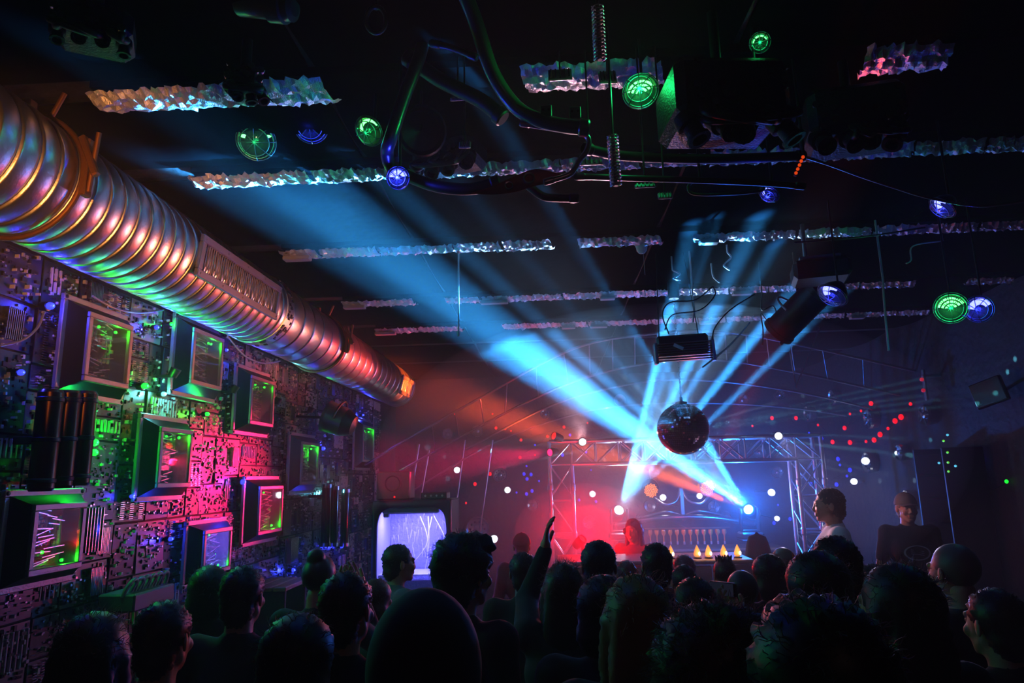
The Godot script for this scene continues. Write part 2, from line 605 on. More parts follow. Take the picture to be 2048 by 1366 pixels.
# ---------------------------------------------------------------- the ventilation duct
func duct() -> void:
	var zinc := relief(mat("zinc", Color(0.78, 0.76, 0.74), 0.34, 1.0), 0.05, 4.0, 0.6)
	var grey := mat("grey_steel", Color(0.55, 0.55, 0.6), 0.4, 0.8)
	var black := mat("black_metal", Color(0.03, 0.03, 0.035), 0.5, 0.3)
	var ax := Vector3(-2.25, EYE_Y + 1.32, 0)
	var t := thing("ventilation_duct", "long round galvanised ventilation duct of ribbed bands running under the ceiling along the left wall", "duct", ax)
	var R := 0.265
	var toz := Basis(Vector3(1, 0, 0), PI / 2)   # y axis along +z
	var z := 1.0
	var shapes := []
	for pitch in [0.108, 0.236]:
		var prof := PackedVector2Array([Vector2(R - 0.024, -pitch / 2)])
		for i in 9:
			var s := i / 8.0
			prof.append(Vector2(R - 0.004 + 0.012 * sqrt(sin(PI * (0.06 + 0.88 * s))), (s - 0.5) * (pitch - 0.012)))
		prof.append(Vector2(R - 0.024, pitch / 2))
		var band := MB.new()
		band.lathe(Transform3D(toz, Vector3.ZERO), prof, 40, true)
		shapes.append(band.mesh())
	while z < 9.72:
		var wide := z > 5.1
		var step := 0.236 if wide else 0.108
		var o := obj("band", shapes[1 if wide else 0], zinc, t)
		o.position.z = -z - step / 2
		z += step
	var lin := MB.new()
	lin.lathe(Transform3D(toz, Vector3.ZERO), PackedVector2Array([Vector2(R - 0.019, -9.7), Vector2(R - 0.019, -1.0)]), 40, true)
	obj("seam_lining", lin, dull(mat("seam_black", Color(0.02, 0.02, 0.022), 0.9)), t)
	# dark collar of small perforated plates
	var zc := -5.02
	var col := MB.new()
	col.lathe(Transform3D(toz, Vector3(0, 0, zc)), PackedVector2Array([Vector2(R, -0.07), Vector2(R + 0.014, -0.065), Vector2(R + 0.014, 0.065), Vector2(R, 0.07)]), 40)
	var collar := obj("collar", col, zinc, t)
	var bits := MB.new()
	for i in 46:
		var a := rng.randf_range(-1.6, 0.9)
		var rr := R + 0.016
		bits.box(Vector3(cos(a) * rr, sin(a) * rr, zc + rng.randf_range(-0.05, 0.05)), Vector3(0.008, rng.randf_range(0.008, 0.03), rng.randf_range(0.01, 0.03)), Basis(Vector3(0, 0, 1), a))
	stuff(obj("slot", bits, black, collar))
	# the two air grilles
	for g in [[-3.62, 1.15, 0.62, 40, -0.12], [-8.95, 0.8, 0.45, 16, -0.25]]:
		var a: float = g[4]
		var bs := Basis(Vector3(0, 0, 1), a)         # x axis outwards, z along the duct
		var c: Vector3 = bs.x * (R + 0.012) + Vector3(0, 0, g[0] - g[1] / 2)
		var half: float = 0.125
		var gr := obj("grille", rim_box(c, bs, g[1], half * 2, 0.045), grey, t)
		var back := MB.new()
		back.box(c - bs.x * 0.022, Vector3(0.01, half * 2 - 0.04, g[1] - 0.04), bs)
		obj("back_plate", back, black, gr)
		var sl := MB.new()
		sl.cbox(Vector3.ZERO, Vector3(0.005, half * 2 - 0.085, 0.009), 0.001)
		var sm := sl.mesh()
		for i in g[3]:
			var s := obj("slat", sm, mat("slat_metal", Color(0.6, 0.57, 0.58), 0.45, 0.7), gr)
			s.transform = Transform3D(bs * Basis(Vector3(0, 1, 0), 0.15), c - bs.x * 0.004 + Vector3(0, 0, (float(i) / (int(g[3]) - 1) - 0.5) * (g[1] - 0.11)))
		var sc := MB.new()
		for i in 5:
			for sg in [-1, 1]:
				sc.ball(c + bs.x * 0.012 + bs.y * (sg * (half - 0.022)) + Vector3(0, 0, (i / 4.0 - 0.5) * (g[1] - 0.06)), Vector3.ONE * 0.007, 6)
		stuff(obj("screw", sc, grey, gr))
	# end cap
	var cap := MB.new()
	cap.lathe(Transform3D(toz, Vector3(0, 0, -9.83)), PackedVector2Array([Vector2(R - 0.03, -0.05), Vector2(R + 0.012, -0.05), Vector2(R + 0.012, 0.04), Vector2(R, 0.055)]), 40)
	obj("end_rim", cap, zinc, t)
	# strap that hangs it from the ceiling
	for zz in [-2.62, -6.4]:
		var st := MB.new()
		st.tube(arc(Vector3(0, 0, zz), Vector3(R + 0.02, 0, 0), Vector3(0, R + 0.02, 0), -PI, PI, 40), 0.012, 6, false, true)
		var hn := obj("hanger", st, mat("rusty_steel", Color(0.42, 0.27, 0.16), 0.55, 0.7), t)
		for q in [[Vector3(R + 0.035, 0.02, zz), Vector3(0.03, 0.26, 0.05), 0.0], [Vector3(R + 0.06, 0.06, zz + 0.03), Vector3(0.03, 0.2, 0.03), 0.4], [Vector3(0, R + 0.04, zz), Vector3(0.05, 0.1, 0.05), 0.0]]:
			var cl := MB.new()
			cl.cbox(q[0], q[1], 0.006, Basis(Vector3(0, 0, 1), q[2]))
			obj("clamp", cl, mat("rusty_steel"), hn)
		for q in [[Vector3(R + 0.05, -0.09, zz), Vector3(R + 0.1, 0.16, zz + 0.04)], [Vector3(0.1, R - 0.02, zz), Vector3(0.16, CEIL - ax.y + 0.05, zz)]]:
			var cl := MB.new()
			cl.tube(PackedVector3Array(q), 0.011, 6)
			obj("rod", cl, mat("rusty_steel"), hn)

func rim_box(c: Vector3, bs: Basis, long: float, high: float, w: float) -> MB:   # flat picture-frame rim, x outwards
	var m := MB.new()
	for sg in [-1.0, 1.0]:
		m.cbox(c + bs.y * (sg * (high - w) / 2), Vector3(0.024, w, long), 0.004, bs)
		m.cbox(c + bs.z * (sg * (long - w) / 2), Vector3(0.024, high - w * 2, w), 0.004, bs)
	return m

# ---------------------------------------------------------------- foil strips between the ceiling panels
func ceiling_strips() -> void:
	var foil := relief(mat("crumpled_foil", Color(0.85, 0.86, 0.9), 0.4, 0.7), 0.06, 9.0, 9.0)
	var board := relief(mat("pale_board", Color(0.6, 0.6, 0.62), 0.8), 0.05, 6.0, 3.0)
	var fn := FastNoiseLite.new()
	fn.seed = 5
	fn.frequency = 9.0
	var where := ["above the near lamps", "next behind the nearest foil strip", "crossing above the hanging cord", "above the heater and its cables", "just in front of the arched pipes"]
	var zs := [-2.62, -3.45, -4.72, -6.2, -7.42]
	for i in zs.size():
		var t := thing("foil_strip", "crumpled silver foil strip across the dark ceiling, " + where[i], "foil strip", Vector3(0, CEIL, zs[i]))
		var x: float = -1.92
		while x < 4.1:
			var l := rng.randf_range(0.25, 0.75)
			if rng.randf() < 0.12:
				x += l * 0.7
				continue
			if i == 0 and x > 0.3:
				if x > 1.6:
					break
				x = 1.33
				l = 0.34
			l = minf(l, 4.2 - x)
			var rows := []
			var na := int(l / 0.016) + 2
			var wd := rng.randf_range(0.06, 0.085) * (1.3 if i == 0 else 1.0)
			for a in na:
				var row := PackedVector3Array()
				var xx := x + l * a / (na - 1)
				for d in 11:
					var tt := d / 10.0 * 2.0 - 1.0
					var q := fn.get_noise_3d(xx * 2.2 + tt * 0.25, tt * 0.45, i * 7.0)
					row.append(Vector3(xx + tt * 0.02 + rng.randf_range(-0.004, 0.004), -0.03 + 0.03 * tt * tt + q * 0.03 * (1.2 - absf(tt)) + rng.randf_range(-0.008, 0.008), -tt * wd * (1.0 + 0.5 * fn.get_noise_2d(xx * 3.0, i * 3.0))))
				rows.append(row)
			var m := MB.new()
			for a in na - 1:
				for d in 10:
					m.quad(rows[a][d], rows[a][d + 1], rows[a + 1][d + 1], rows[a + 1][d])
			obj("foil_sheet", m, foil, t)
			if i >= 2 and rng.randf() < 0.5:
				var pl := MB.new()
				pl.cbox(Vector3(x + 0.1, -0.045, 0.02), Vector3(rng.randf_range(0.12, 0.26), 0.03, 0.07), 0.006)
				obj("plate", pl, board, t)
			x += l + rng.randf_range(0.0, 0.03)
		var rail := MB.new()
		rail.box(Vector3(1.18, 0.045, 0), Vector3(6.2, 0.05, 0.16))
		obj("rail", rail, dull(mat("rail_black", Color(0.02, 0.02, 0.025), 0.9)), t)

# ---------------------------------------------------------------- the truss arch round the stage
const TZ := 9.0
func truss() -> void:
	var alu := mat("aluminium", Color(0.82, 0.82, 0.85), 0.3, 0.9)
	var lo := P(1098, 882, TZ)
	var li := P(1144, 930, TZ)
	var ro := P(1640, 872, TZ)
	var ri := P(1593, 917, TZ)
	var top := (lo.y + ro.y) / 2
	var low := (li.y + ri.y) / 2
	var dz := 0.29
	var t := thing("stage_truss", "silver aluminium lattice truss arch standing round the stage", "truss", Vector3((lo.x + ro.x) / 2, 0, -TZ))
	var o := Vector3((lo.x + ro.x) / 2, 0, 0)
	var xs := [lo.x - o.x, li.x - o.x, ri.x - o.x, ro.x - o.x]
	for z in [0.0, -dz]:
		for x in xs:
			var y1: float = top if x == xs[0] or x == xs[3] else low
			var m := MB.new()
			m.tube(PackedVector3Array([Vector3(x, 0.02, z), Vector3(x, y1, z)]), 0.026, 10)
			obj("chord", m, alu, t)
		var m2 := MB.new()
		m2.tube(PackedVector3Array([Vector3(xs[0], top, z), Vector3(xs[3], top, z)]), 0.026, 10)
		obj("chord", m2, alu, t)
		m2 = MB.new()
		m2.tube(PackedVector3Array([Vector3(xs[1], low, z), Vector3(xs[2], low, z)]), 0.026, 10)
		obj("chord", m2, alu, t)
		# lacing of the towers and the beam
		for k in 2:
			var xa: float = xs[0] if k == 0 else xs[2]
			var xb: float = xs[1] if k == 0 else xs[3]
			var y := low
			var i := 0
			while y > 0.35:
				brace(t, Vector3(xa, y, z), Vector3(xb, y - 0.42, z), alu)
				if i % 2 == 0:
					brace(t, Vector3(xb, y, z), Vector3(xa, y - 0.42, z), alu)
				else:
					brace(t, Vector3(xa, y - 0.42, z), Vector3(xb, y - 0.42, z), alu)
				brace(t, Vector3(xa, y, z), Vector3(xb, y, z), alu)
				y -= 0.46
				i += 1
		var n := 9
		for i in n:
			var a := lerpf(xs[1], xs[2], float(i) / n)
			var b := lerpf(xs[1], xs[2], float(i + 1) / n)
			brace(t, Vector3(a, low, z), Vector3(b, top, z), alu)
			if i % 3 != 1:
				brace(t, Vector3(a, top, z), Vector3(b, low, z), alu)
			brace(t, Vector3(a, low, z), Vector3(a, top, z), alu)
		brace(t, Vector3(xs[2], low, z), Vector3(xs[2], top, z), alu)
		brace(t, Vector3(xs[0], low, z), Vector3(xs[1], top, z), alu)
		brace(t, Vector3(xs[2], top, z), Vector3(xs[3], low, z), alu)
	for x in xs:
		var y := 0.3
		while y < top:
			brace(t, Vector3(x, y, 0), Vector3(x, y + 0.2, -dz), alu)
			y += 0.4
	for k in 2:
		var m := MB.new()
		m.cbox(Vector3((xs[k * 2] + xs[k * 2 + 1]) / 2, 0.01, -dz / 2), Vector3(0.5, 0.02, 0.5), 0.005)
		obj("base_plate", m, alu, t)
	# conical couplers on the chords
	var cm := MB.new()
	cm.lathe(Transform3D.IDENTITY, PackedVector2Array([Vector2(0.027, -0.05), Vector2(0.036, -0.03), Vector2(0.036, 0.03), Vector2(0.027, 0.05)]), 10)
	var am := cm.mesh()
	for x in xs:
		for y in [0.75, 1.45, 2.05]:
			var e := obj("coupler", am, alu, t)
			e.position = Vector3(x, y, 0)

func brace(t: Node3D, a: Vector3, b: Vector3, m: Material) -> void:
	var k := MB.new()
	k.tube(PackedVector3Array([a, b]), 0.011, 6)
	obj("brace", k, m, t)

# ---------------------------------------------------------------- the mirror ball
func mirror_ball() -> void:
	var c := P(1366, 858, 6.0)
	var r := 0.222
	var t := thing("mirror_ball", "large mirror ball hanging by a chain above the middle of the stage", "mirror ball", c)
	var core := MB.new()
	core.ball(Vector3.ZERO, Vector3.ONE * (r - 0.006), 32)
	obj("core", core, mat("black_plastic", Color(0.02, 0.02, 0.022), 0.4), t)
	var m := MB.new()
	var rows := 38
	for i in rows:
		var p0 := PI * (i + 0.06) / rows
		var p1 := PI * (i + 0.94) / rows
		var n := maxi(5, int(76.0 * sin((p0 + p1) / 2)))
		for j in n:
			var a0 := TAU * (j + 0.05) / n
			var a1 := TAU * (j + 0.95) / n
			var q := []
			for w in [[p1, a1], [p1, a0], [p0, a0], [p0, a1]]:
				q.append(Vector3(sin(w[0]) * cos(w[1]), cos(w[0]), sin(w[0]) * sin(w[1])) * r)
			m.quad(q[0], q[1], q[2], q[3])
	stuff(obj("mirror_tile", m, mat("mirror", Color(0.86, 0.88, 0.9), 0.06, 1.0), t))
	var cap := MB.new()
	cap.lathe(Transform3D(Basis.IDENTITY, Vector3(0, r - 0.01, 0)), PackedVector2Array([Vector2(0.05, 0), Vector2(0.05, 0.02), Vector2(0.015, 0.03), Vector2(0.015, 0.06), Vector2(0.0, 0.06)]), 16)
	obj("cap", cap, mat("aluminium"), t)
	var up := CEIL - c.y
	var y := r + 0.05
	var link := MB.new()
	link.tube(arc(Vector3.ZERO, Vector3(0.007, 0, 0), Vector3(0, 0.014, 0), 0, TAU, 10), 0.0025, 5, false, true)
	var lm := link.mesh()
	var k := 0
	while y < up - 0.12:
		var o := obj("chain_link", lm, mat("aluminium"), t)
		o.transform = Transform3D(Basis(Vector3.UP, PI / 2 * (k % 2)), Vector3(0, y, 0))
		y += 0.022
		k += 1
	var mo := MB.new()
	mo.lathe(Transform3D(Basis.IDENTITY, Vector3(0, up - 0.12, 0)), PackedVector2Array([Vector2(0, 0), Vector2(0.045, 0), Vector2(0.05, 0.02), Vector2(0.05, 0.16)]), 16)
	obj("motor", mo, mat("black_plastic"), t)

# ---------------------------------------------------------------- the wall of circuit boards
func wall_node(n: String) -> Node3D:
	return get_node(n)

func split_rect(r: Rect2, out: Array) -> void:   # x is depth along the wall, y is height
	var lim := rng.randf_range(0.24, 0.52)
	if maxf(r.size.x, r.size.y) < lim:
		out.append(r)
		return
	var t := rng.randf_range(0.36, 0.64)
	if r.size.x > r.size.y * rng.randf_range(0.8, 1.25):
		var w := r.size.x * t
		split_rect(Rect2(r.position, Vector2(w, r.size.y)), out)
		split_rect(Rect2(r.position + Vector2(w, 0), Vector2(r.size.x - w, r.size.y)), out)
	else:
		var h := r.size.y * t
		split_rect(Rect2(r.position, Vector2(r.size.x, h)), out)
		split_rect(Rect2(r.position + Vector2(0, h), Vector2(r.size.x, r.size.y - h)), out)

func board_mats() -> Array:
	var out := []
	var cols := [Color(0.1, 0.26, 0.14), Color(0.1, 0.14, 0.28), Color(0.5, 0.47, 0.43), Color(0.24, 0.22, 0.18), Color(0.14, 0.2, 0.2), Color(0.2, 0.18, 0.22)]
	for i in cols.size():
		out.append(mat("board_%d" % i, cols[i], 0.35, 0.15))
	return out

# fills a board lying in the plane of y and z at x = 0 with components
func populate(t: Node3D, w: float, h: float, density: float, style: int) -> void:
	var chips := MB.new()
	var pale := MB.new()
	var metal := MB.new()
	var n := int(w * h * 800.0 * density)
	for i in n:
		var y := rng.randf_range(-0.46, 0.46) * h
		var z := rng.randf_range(-0.46, 0.46) * w
		var k := rng.randf()
		var s := Vector2(rng.randf_range(0.008, 0.035), rng.randf_range(0.006, 0.028))
		s.x = minf(s.x, w * 0.4)
		s.y = minf(s.y, h * 0.4)
		if k < 0.5:
			var th := rng.randf_range(0.006, 0.016)
			chips.box(Vector3(th / 2 + 0.002, y, z), Vector3(th, s.y, s.x))
		elif k < 0.78:
			var th := rng.randf_range(0.006, 0.02)
			metal.box(Vector3(th / 2 + 0.002, y, z), Vector3(th, s.y * 0.4, s.x * 0.5))
		else:
			var th := rng.randf_range(0.008, 0.03)
			pale.box(Vector3(th / 2 + 0.002, y, z), Vector3(th, s.y * 0.8, s.x * 0.5))
	if style == 0:       # long expansion slots
		var k := int(w / 0.035)
		for i in k:
			pale.cbox(Vector3(0.009, h * 0.12, -w * 0.42 + i * 0.033), Vector3(0.014, h * 0.55, 0.011), 0.002)
	elif style == 1:     # rows of pins
		for r in 3:
			for i in int(h / 0.014):
				metal.box(Vector3(0.01, -h * 0.45 + i * 0.013, (r - 1) * w * 0.3), Vector3(0.018, 0.004, w * 0.13))
	elif style == 2:     # electrolytic capacitors
		for i in 9:
			metal.lathe(Transform3D(Basis(Vector3(0, 0, 1), -PI / 2), Vector3(0.002, rng.randf_range(-0.4, 0.4) * h, rng.randf_range(-0.4, 0.4) * w)), PackedVector2Array([Vector2(0.009, 0), Vector2(0.009, 0.022), Vector2(0.007, 0.025), Vector2(0, 0.025)]), 8)
	elif style == 3:     # a finned heat sink
		for i in 9:
			metal.box(Vector3(0.02, 0, (i - 4) * 0.0125), Vector3(0.036, minf(h * 0.7, 0.16), 0.004))
	if chips.v.size():
		stuff(obj("chip", chips, mat("chip_black", Color(0.03, 0.03, 0.035), 0.3), t))
	if pale.v.size():
		stuff(obj("connector", pale, mat("pale_plastic", Color(0.66, 0.64, 0.6), 0.4), t))
	if metal.v.size():
		stuff(obj("pin", metal, mat("tinned_metal", Color(0.72, 0.72, 0.74), 0.25, 1.0), t))

func left_wall() -> void:
	var w := wall_node("wall_left")
	var bm := board_mats()
	var rects := []
	split_rect(Rect2(1.5, 0.45, 9.1, 2.95), rects)
	var x0 := WALL + 0.008
	for r in rects:
		var c: Vector2 = r.position + r.size / 2
		var s: Vector2 = r.size - Vector2(0.012, 0.012)
		if s.x < 0.04 or s.y < 0.04:
			continue
		var b := MB.new()
		b.cbox(Vector3.ZERO, Vector3(0.006, s.y, s.x), 0.001)
		var o := obj("circuit_board", b, bm[rng.randi() % bm.size()], w)
		o.position = Vector3(x0 + rng.randf_range(0.0, 0.022), c.y, -c.x)
		o.rotation = Vector3(rng.randf_range(-0.02, 0.02), 0, rng.randf_range(-0.03, 0.03))
		populate(o, s.x, s.y, 1.0 if c.x < 7.5 else 0.5, rng.randi() % 6)
	frames()
	wall_lamps()
	wall_things()

func frames() -> void:
	var list := [
		[122, 585, 255, 628, 108, 790, "large metal display case with green-lit boards inside, nearest the duct at left"],
		[345, 624, 436, 660, 340, 790, "metal display case hung tight under the ribbed duct, green light in its upper right corner"],
		[468, 725, 538, 752, 462, 868, "narrow-looking dim metal display case below the collar of the duct, darkest of the upper row"],
		[275, 825, 372, 850, 265, 1005, "metal display case with a bright green top and two green lamps, beside the dark canisters"],
		[575, 863, 628, 872, 570, 990, "red-rimmed metal display case glowing green all over, right of the magenta-lit boards"],
		[484, 952, 555, 965, 478, 1096, "red-rimmed metal display case hung below the magenta-lit boards, its black body showing at left"],
		[367, 1043, 450, 1055, 362, 1180, "low metal display case with a blue-lit top edge, half hidden by heads of the crowd"],
		[706, 832, 745, 845, 705, 940, "small red display case at the far end of the wall below the duct"],
		[2, 980, 160, 992, -8, 1192, "large dim display case low at the left edge, below the dark canisters"]]
	var k := 0
	for f in list:
		var xw := WALL + 0.075
		var tl := on_x(f[0], f[1], xw)
		var tr := on_x(f[2], f[3], xw)
		var bl := on_x(f[4], f[5], xw)
		var hh := tl.y - bl.y
		var ww := minf(tl.z - tr.z, 0.85)
		var c := Vector3(xw, (tl.y + bl.y) / 2, tl.z - ww / 2)
		display_frame(c, ww, hh, f[6], k)
		k += 1

func display_frame(c: Vector3, w: float, h: float, label: String, k: int) -> void:
	var steel := relief(mat("frame_steel", Color(0.55, 0.52, 0.52), 0.42, 0.75), 0.04, 5.0, 1.2)
	var dark := mat("frame_body", Color(0.05, 0.05, 0.055), 0.3, 0.5)
	var t := thing("display_case", label, "display case", c)
	var fl := 0.035
	var pr := 0.10
	var bs := Basis.IDENTITY
	obj("flange", rim_box(Vector3(0.012, 0, 0), bs, w, h, fl), steel, t)
	var iw := w * 0.68
	var ih := h * 0.70
	obj("rim", rim_box(Vector3(pr, 0, 0), bs, iw, ih, 0.032), steel, t)
	var m := MB.new()
	var a := []
	var b := []
	var e := []
	for q in [[1, -1], [-1, -1], [-1, 1], [1, 1]]:   # (z sign, y sign)
		a.append(Vector3(0.02, q[1] * (h / 2 - fl * 0.8), q[0] * (w / 2 - fl * 0.8)))
		b.append(Vector3(pr, q[1] * (ih / 2 - 0.004), q[0] * (iw / 2 - 0.004)))
		e.append(Vector3(0.0, q[1] * (ih / 2 - 0.03), q[0] * (iw / 2 - 0.03)))
	for i in 4:
		var j := (i + 1) % 4
		m.quad(a[i], a[j], b[j], b[i])
		m.quad(Vector3(pr, e[j].y, e[j].z), e[j], e[i], Vector3(pr, e[i].y, e[i].z))
	obj("body", m, dark, t)
	var sc := MB.new()
	for q in [[1, -1], [-1, -1], [-1, 1], [1, 1]]:
		sc.lathe(Transform3D(Basis(Vector3(0, 0, 1), -PI / 2), Vector3(0.022, q[1] * (h / 2 - fl / 2), q[0] * (w / 2 - fl / 2))), PackedVector2Array([Vector2(0.011, 0), Vector2(0.011, 0.006), Vector2(0.006, 0.009), Vector2(0, 0.009)]), 8)
	stuff(obj("screw", sc, mat("black_metal"), t))
	var bk := MB.new()
	bk.box(Vector3(-0.004, 0, 0), Vector3(0.008, ih - 0.05, iw - 0.05))
	var board := obj("back_board", bk, mat("inner_board", Color(0.12, 0.24, 0.15), 0.35, 0.3), t)
	populate(board, iw - 0.08, ih - 0.08, 1.3, k % 4)
	# silvery side plates and stacked fins that catch the light
	var sp := MB.new()
	for i in 16:
		sp.box(Vector3(0.03 + rng.randf_range(0, 0.02), lerpf(-0.42, 0.42, i / 15.0) * ih, rng.randf_range(-0.12, 0.2) * iw), Vector3(0.05, 0.005, iw * rng.randf_range(0.18, 0.4)), Basis(Vector3(1, 0, 0), rng.randf_range(-0.25, 0.25)))
	stuff(obj("fin", sp, mat("tinned_metal"), t))
	var pane := MB.new()
	pane.box(Vector3(pr + 0.004, 0, 0), Vector3(0.004, ih - 0.055, iw - 0.055))
	obj("glass_pane", pane, glass(), t)
	# green lamps inside
	var lv: float = [0.9, 1.0, 0.35, 1.5, 2.2, 1.6, 0.35, 2.0, 0.8][k]
	var low: bool = k == 5 or k == 8 or k == 6
	var at := [Vector3(0.055, ih * 0.36 * (-1 if low else 1), -iw * 0.28), Vector3(0.055, ih * (0.36 if k != 8 else -0.2), iw * 0.1 if k != 1 else -iw * 0.2)]
	var n := 0
	for p in at:
		var lb := MB.new()
		lb.ball(p, Vector3.ONE * 0.009, 8)
		obj("led_bulb", lb, mat("green_glow", Color(0.1, 1.0, 0.2), 0.3, 0.0, 3.0), t)
		if n == 0:
			omni("green_light", c + p + Vector3(0.012, 0, 0), Color(0.12, 1.0, 0.1), 0.045 * lv, 0.012)
		n += 1

func glass() -> StandardMaterial3D:
	if mats.has("clear_glass"):
		return mats["clear_glass"]
	var g := mat("clear_glass", Color(0.9, 0.95, 1.0, 0.04), 0.03)
	g.transparency = BaseMaterial3D.TRANSPARENCY_ALPHA
	return g

const GLOW := {"blue": Color(0.16, 0.2, 1.0), "green": Color(0.1, 1.0, 0.2), "cyan": Color(0.4, 0.95, 1.0), "white": Color(0.9, 0.95, 1.0), "amber": Color(1.0, 0.62, 0.1), "red": Color(1.0, 0.05, 0.04), "magenta": Color(1.0, 0.1, 0.34)}

func small_lamp(at: Vector3, tint: String, r: float, e: float, label: String, to := Vector3(1, 0, 0)) -> void:
	var t := thing("led_lamp", label, "lamp", at, facing(to))
	var h := MB.new()
	h.lathe(Transform3D.IDENTITY, PackedVector2Array([Vector2(0, -r * 2.2), Vector2(r * 1.2, -r * 2.2), Vector2(r * 1.35, -r * 0.2), Vector2(r * 1.05, -r * 0.1)]), 10)
	h.tube(PackedVector3Array([Vector3(0, -r * 2.0, 0), Vector3(0, -absf(at.x - WALL) / maxf(to.normalized().x, 0.3), 0)]), 0.006, 5)
	obj("socket", h, mat("black_plastic"), t)
	var b := MB.new()
	b.ball(Vector3(0, r * 0.3, 0), Vector3(r, r * 1.15, r), 10)
	obj("bulb", b, mat(tint + "_glow", GLOW[tint], 0.3, 0.0, 3.0), t)
	omni(tint + "_light", at + to.normalized() * (r * 1.9), GLOW[tint], e, r * 0.6)

func wall_lamps() -> void:
	var x := WALL + 0.08
	var list := [
		[98, 612, "blue", 0.02, 0.10, "blue LED lamp left of the uppermost large frame, near a thin cable"],
		[40, 745, "blue", 0.016, 0.05, "faint blue LED lamp at the far left edge of the board wall"],
		[312, 655, "blue", 0.014, 0.11, "blue LED lamp between the two upper frames under the duct"],
		[342, 648, "green", 0.012, 0.03, "tiny green LED lamp touching the left side of the frame under the duct"],
		[288, 772, "green", 0.02, 0.16, "bright green LED lamp on boards right of the large upper frame"],
		[326, 788, "cyan", 0.016, 0.09, "cyan-white LED lamp just above the frame with the bright green top"],
		[186, 885, "green", 0.022, 0.12, "upper of two bright green lamps on the side of the dark canisters"],
		[186, 905, "green", 0.02, 0.08, "lower of two bright green lamps on the side of the dark canisters"],
		[413, 828, "green", 0.015, 0.06, "green LED lamp above the magenta-lit patch of boards"],
		[262, 993, "blue", 0.012, 0.03, "small blue LED lamp at the lower left corner of the green-topped frame"],
		[484, 964, "blue", 0.022, 0.12, "blue-white LED lamp at the upper left corner of the low red-rimmed frame"],
		[452, 700, "blue", 0.012, 0.12, "blue LED lamp left of the darkest upper frame"],
		[340, 1078, "blue", 0.015, 0.08, "blue LED lamp above the low frame near the coiled cables"],
		[645, 897, "blue", 0.022, 0.14, "blue LED lamp right of the brightest green frame"],
		[657, 985, "cyan", 0.018, 0.05, "cyan LED lamp above the green-lit tubes by the cabinet"],
		[585, 1140, "blue", 0.018, 0.13, "blue LED lamp low above the red bench"],
		[682, 1093, "blue", 0.02, 0.08, "blue LED lamp beside the lit cabinet"],
		[725, 830, "blue", 0.015, 0.1, "blue LED lamp above the small far frame"],
		[172, 1060, "blue", 0.014, 0.06, "blue LED lamp above the finned heat sink by the low left frame"]]
	for l in list:
		small_lamp(on_x(l[0], l[1], x), l[2], l[3], l[4] * 1.1, l[5])
	# lamps below the duct that light its underside
	var under := [[-2.9, "green", 0.12, "nearest to the camera"], [-3.7, "cyan", 0.25, "above the large upper frame"], [-4.5, "blue", 2.2, "between the two upper frames"], [-5.4, "blue", 2.2, "right of the second upper frame"], [-6.3, "cyan", 0.6, "above the darkest upper frame"], [-7.2, "green", 0.4, "farthest from the camera"]]
	for d in under:
		var at := Vector3(-2.56, 2.98, d[0])
		var up := Vector3(0.45, 0.9, 0).normalized()
		var t := thing("uplight", "%s uplight on the board wall under the duct, %s" % [d[1], d[3]], "lamp", at, facing(up))
		var h := MB.new()
		h.lathe(Transform3D.IDENTITY, PackedVector2Array([Vector2(0, -0.06), Vector2(0.03, -0.06), Vector2(0.036, 0.0), Vector2(0.03, 0.002), Vector2(0.028, -0.02), Vector2(0, -0.02)]), 14)
		obj("housing", h, mat("black_plastic"), t)
		h = MB.new()
		h.lathe(Transform3D.IDENTITY, PackedVector2Array([Vector2(0.027, -0.012), Vector2(0.0, -0.008)]), 14)
		obj("lens", h, mat(d[1] + "_glow", GLOW[d[1]], 0.3, 0.0, 3.0), t)
		h = MB.new()
		h.box(t.transform.affine_inverse() * (at + Vector3(-0.07, -0.05, 0)), Vector3(0.14, 0.02, 0.02), t.basis.inverse())
		obj("bracket", h, mat("black_metal"), t)
		spot(d[1] + "_light", at + up * 0.01, at + up, GLOW[d[1]], d[2] * 0.4, 50.0, 0.8, 0.02)

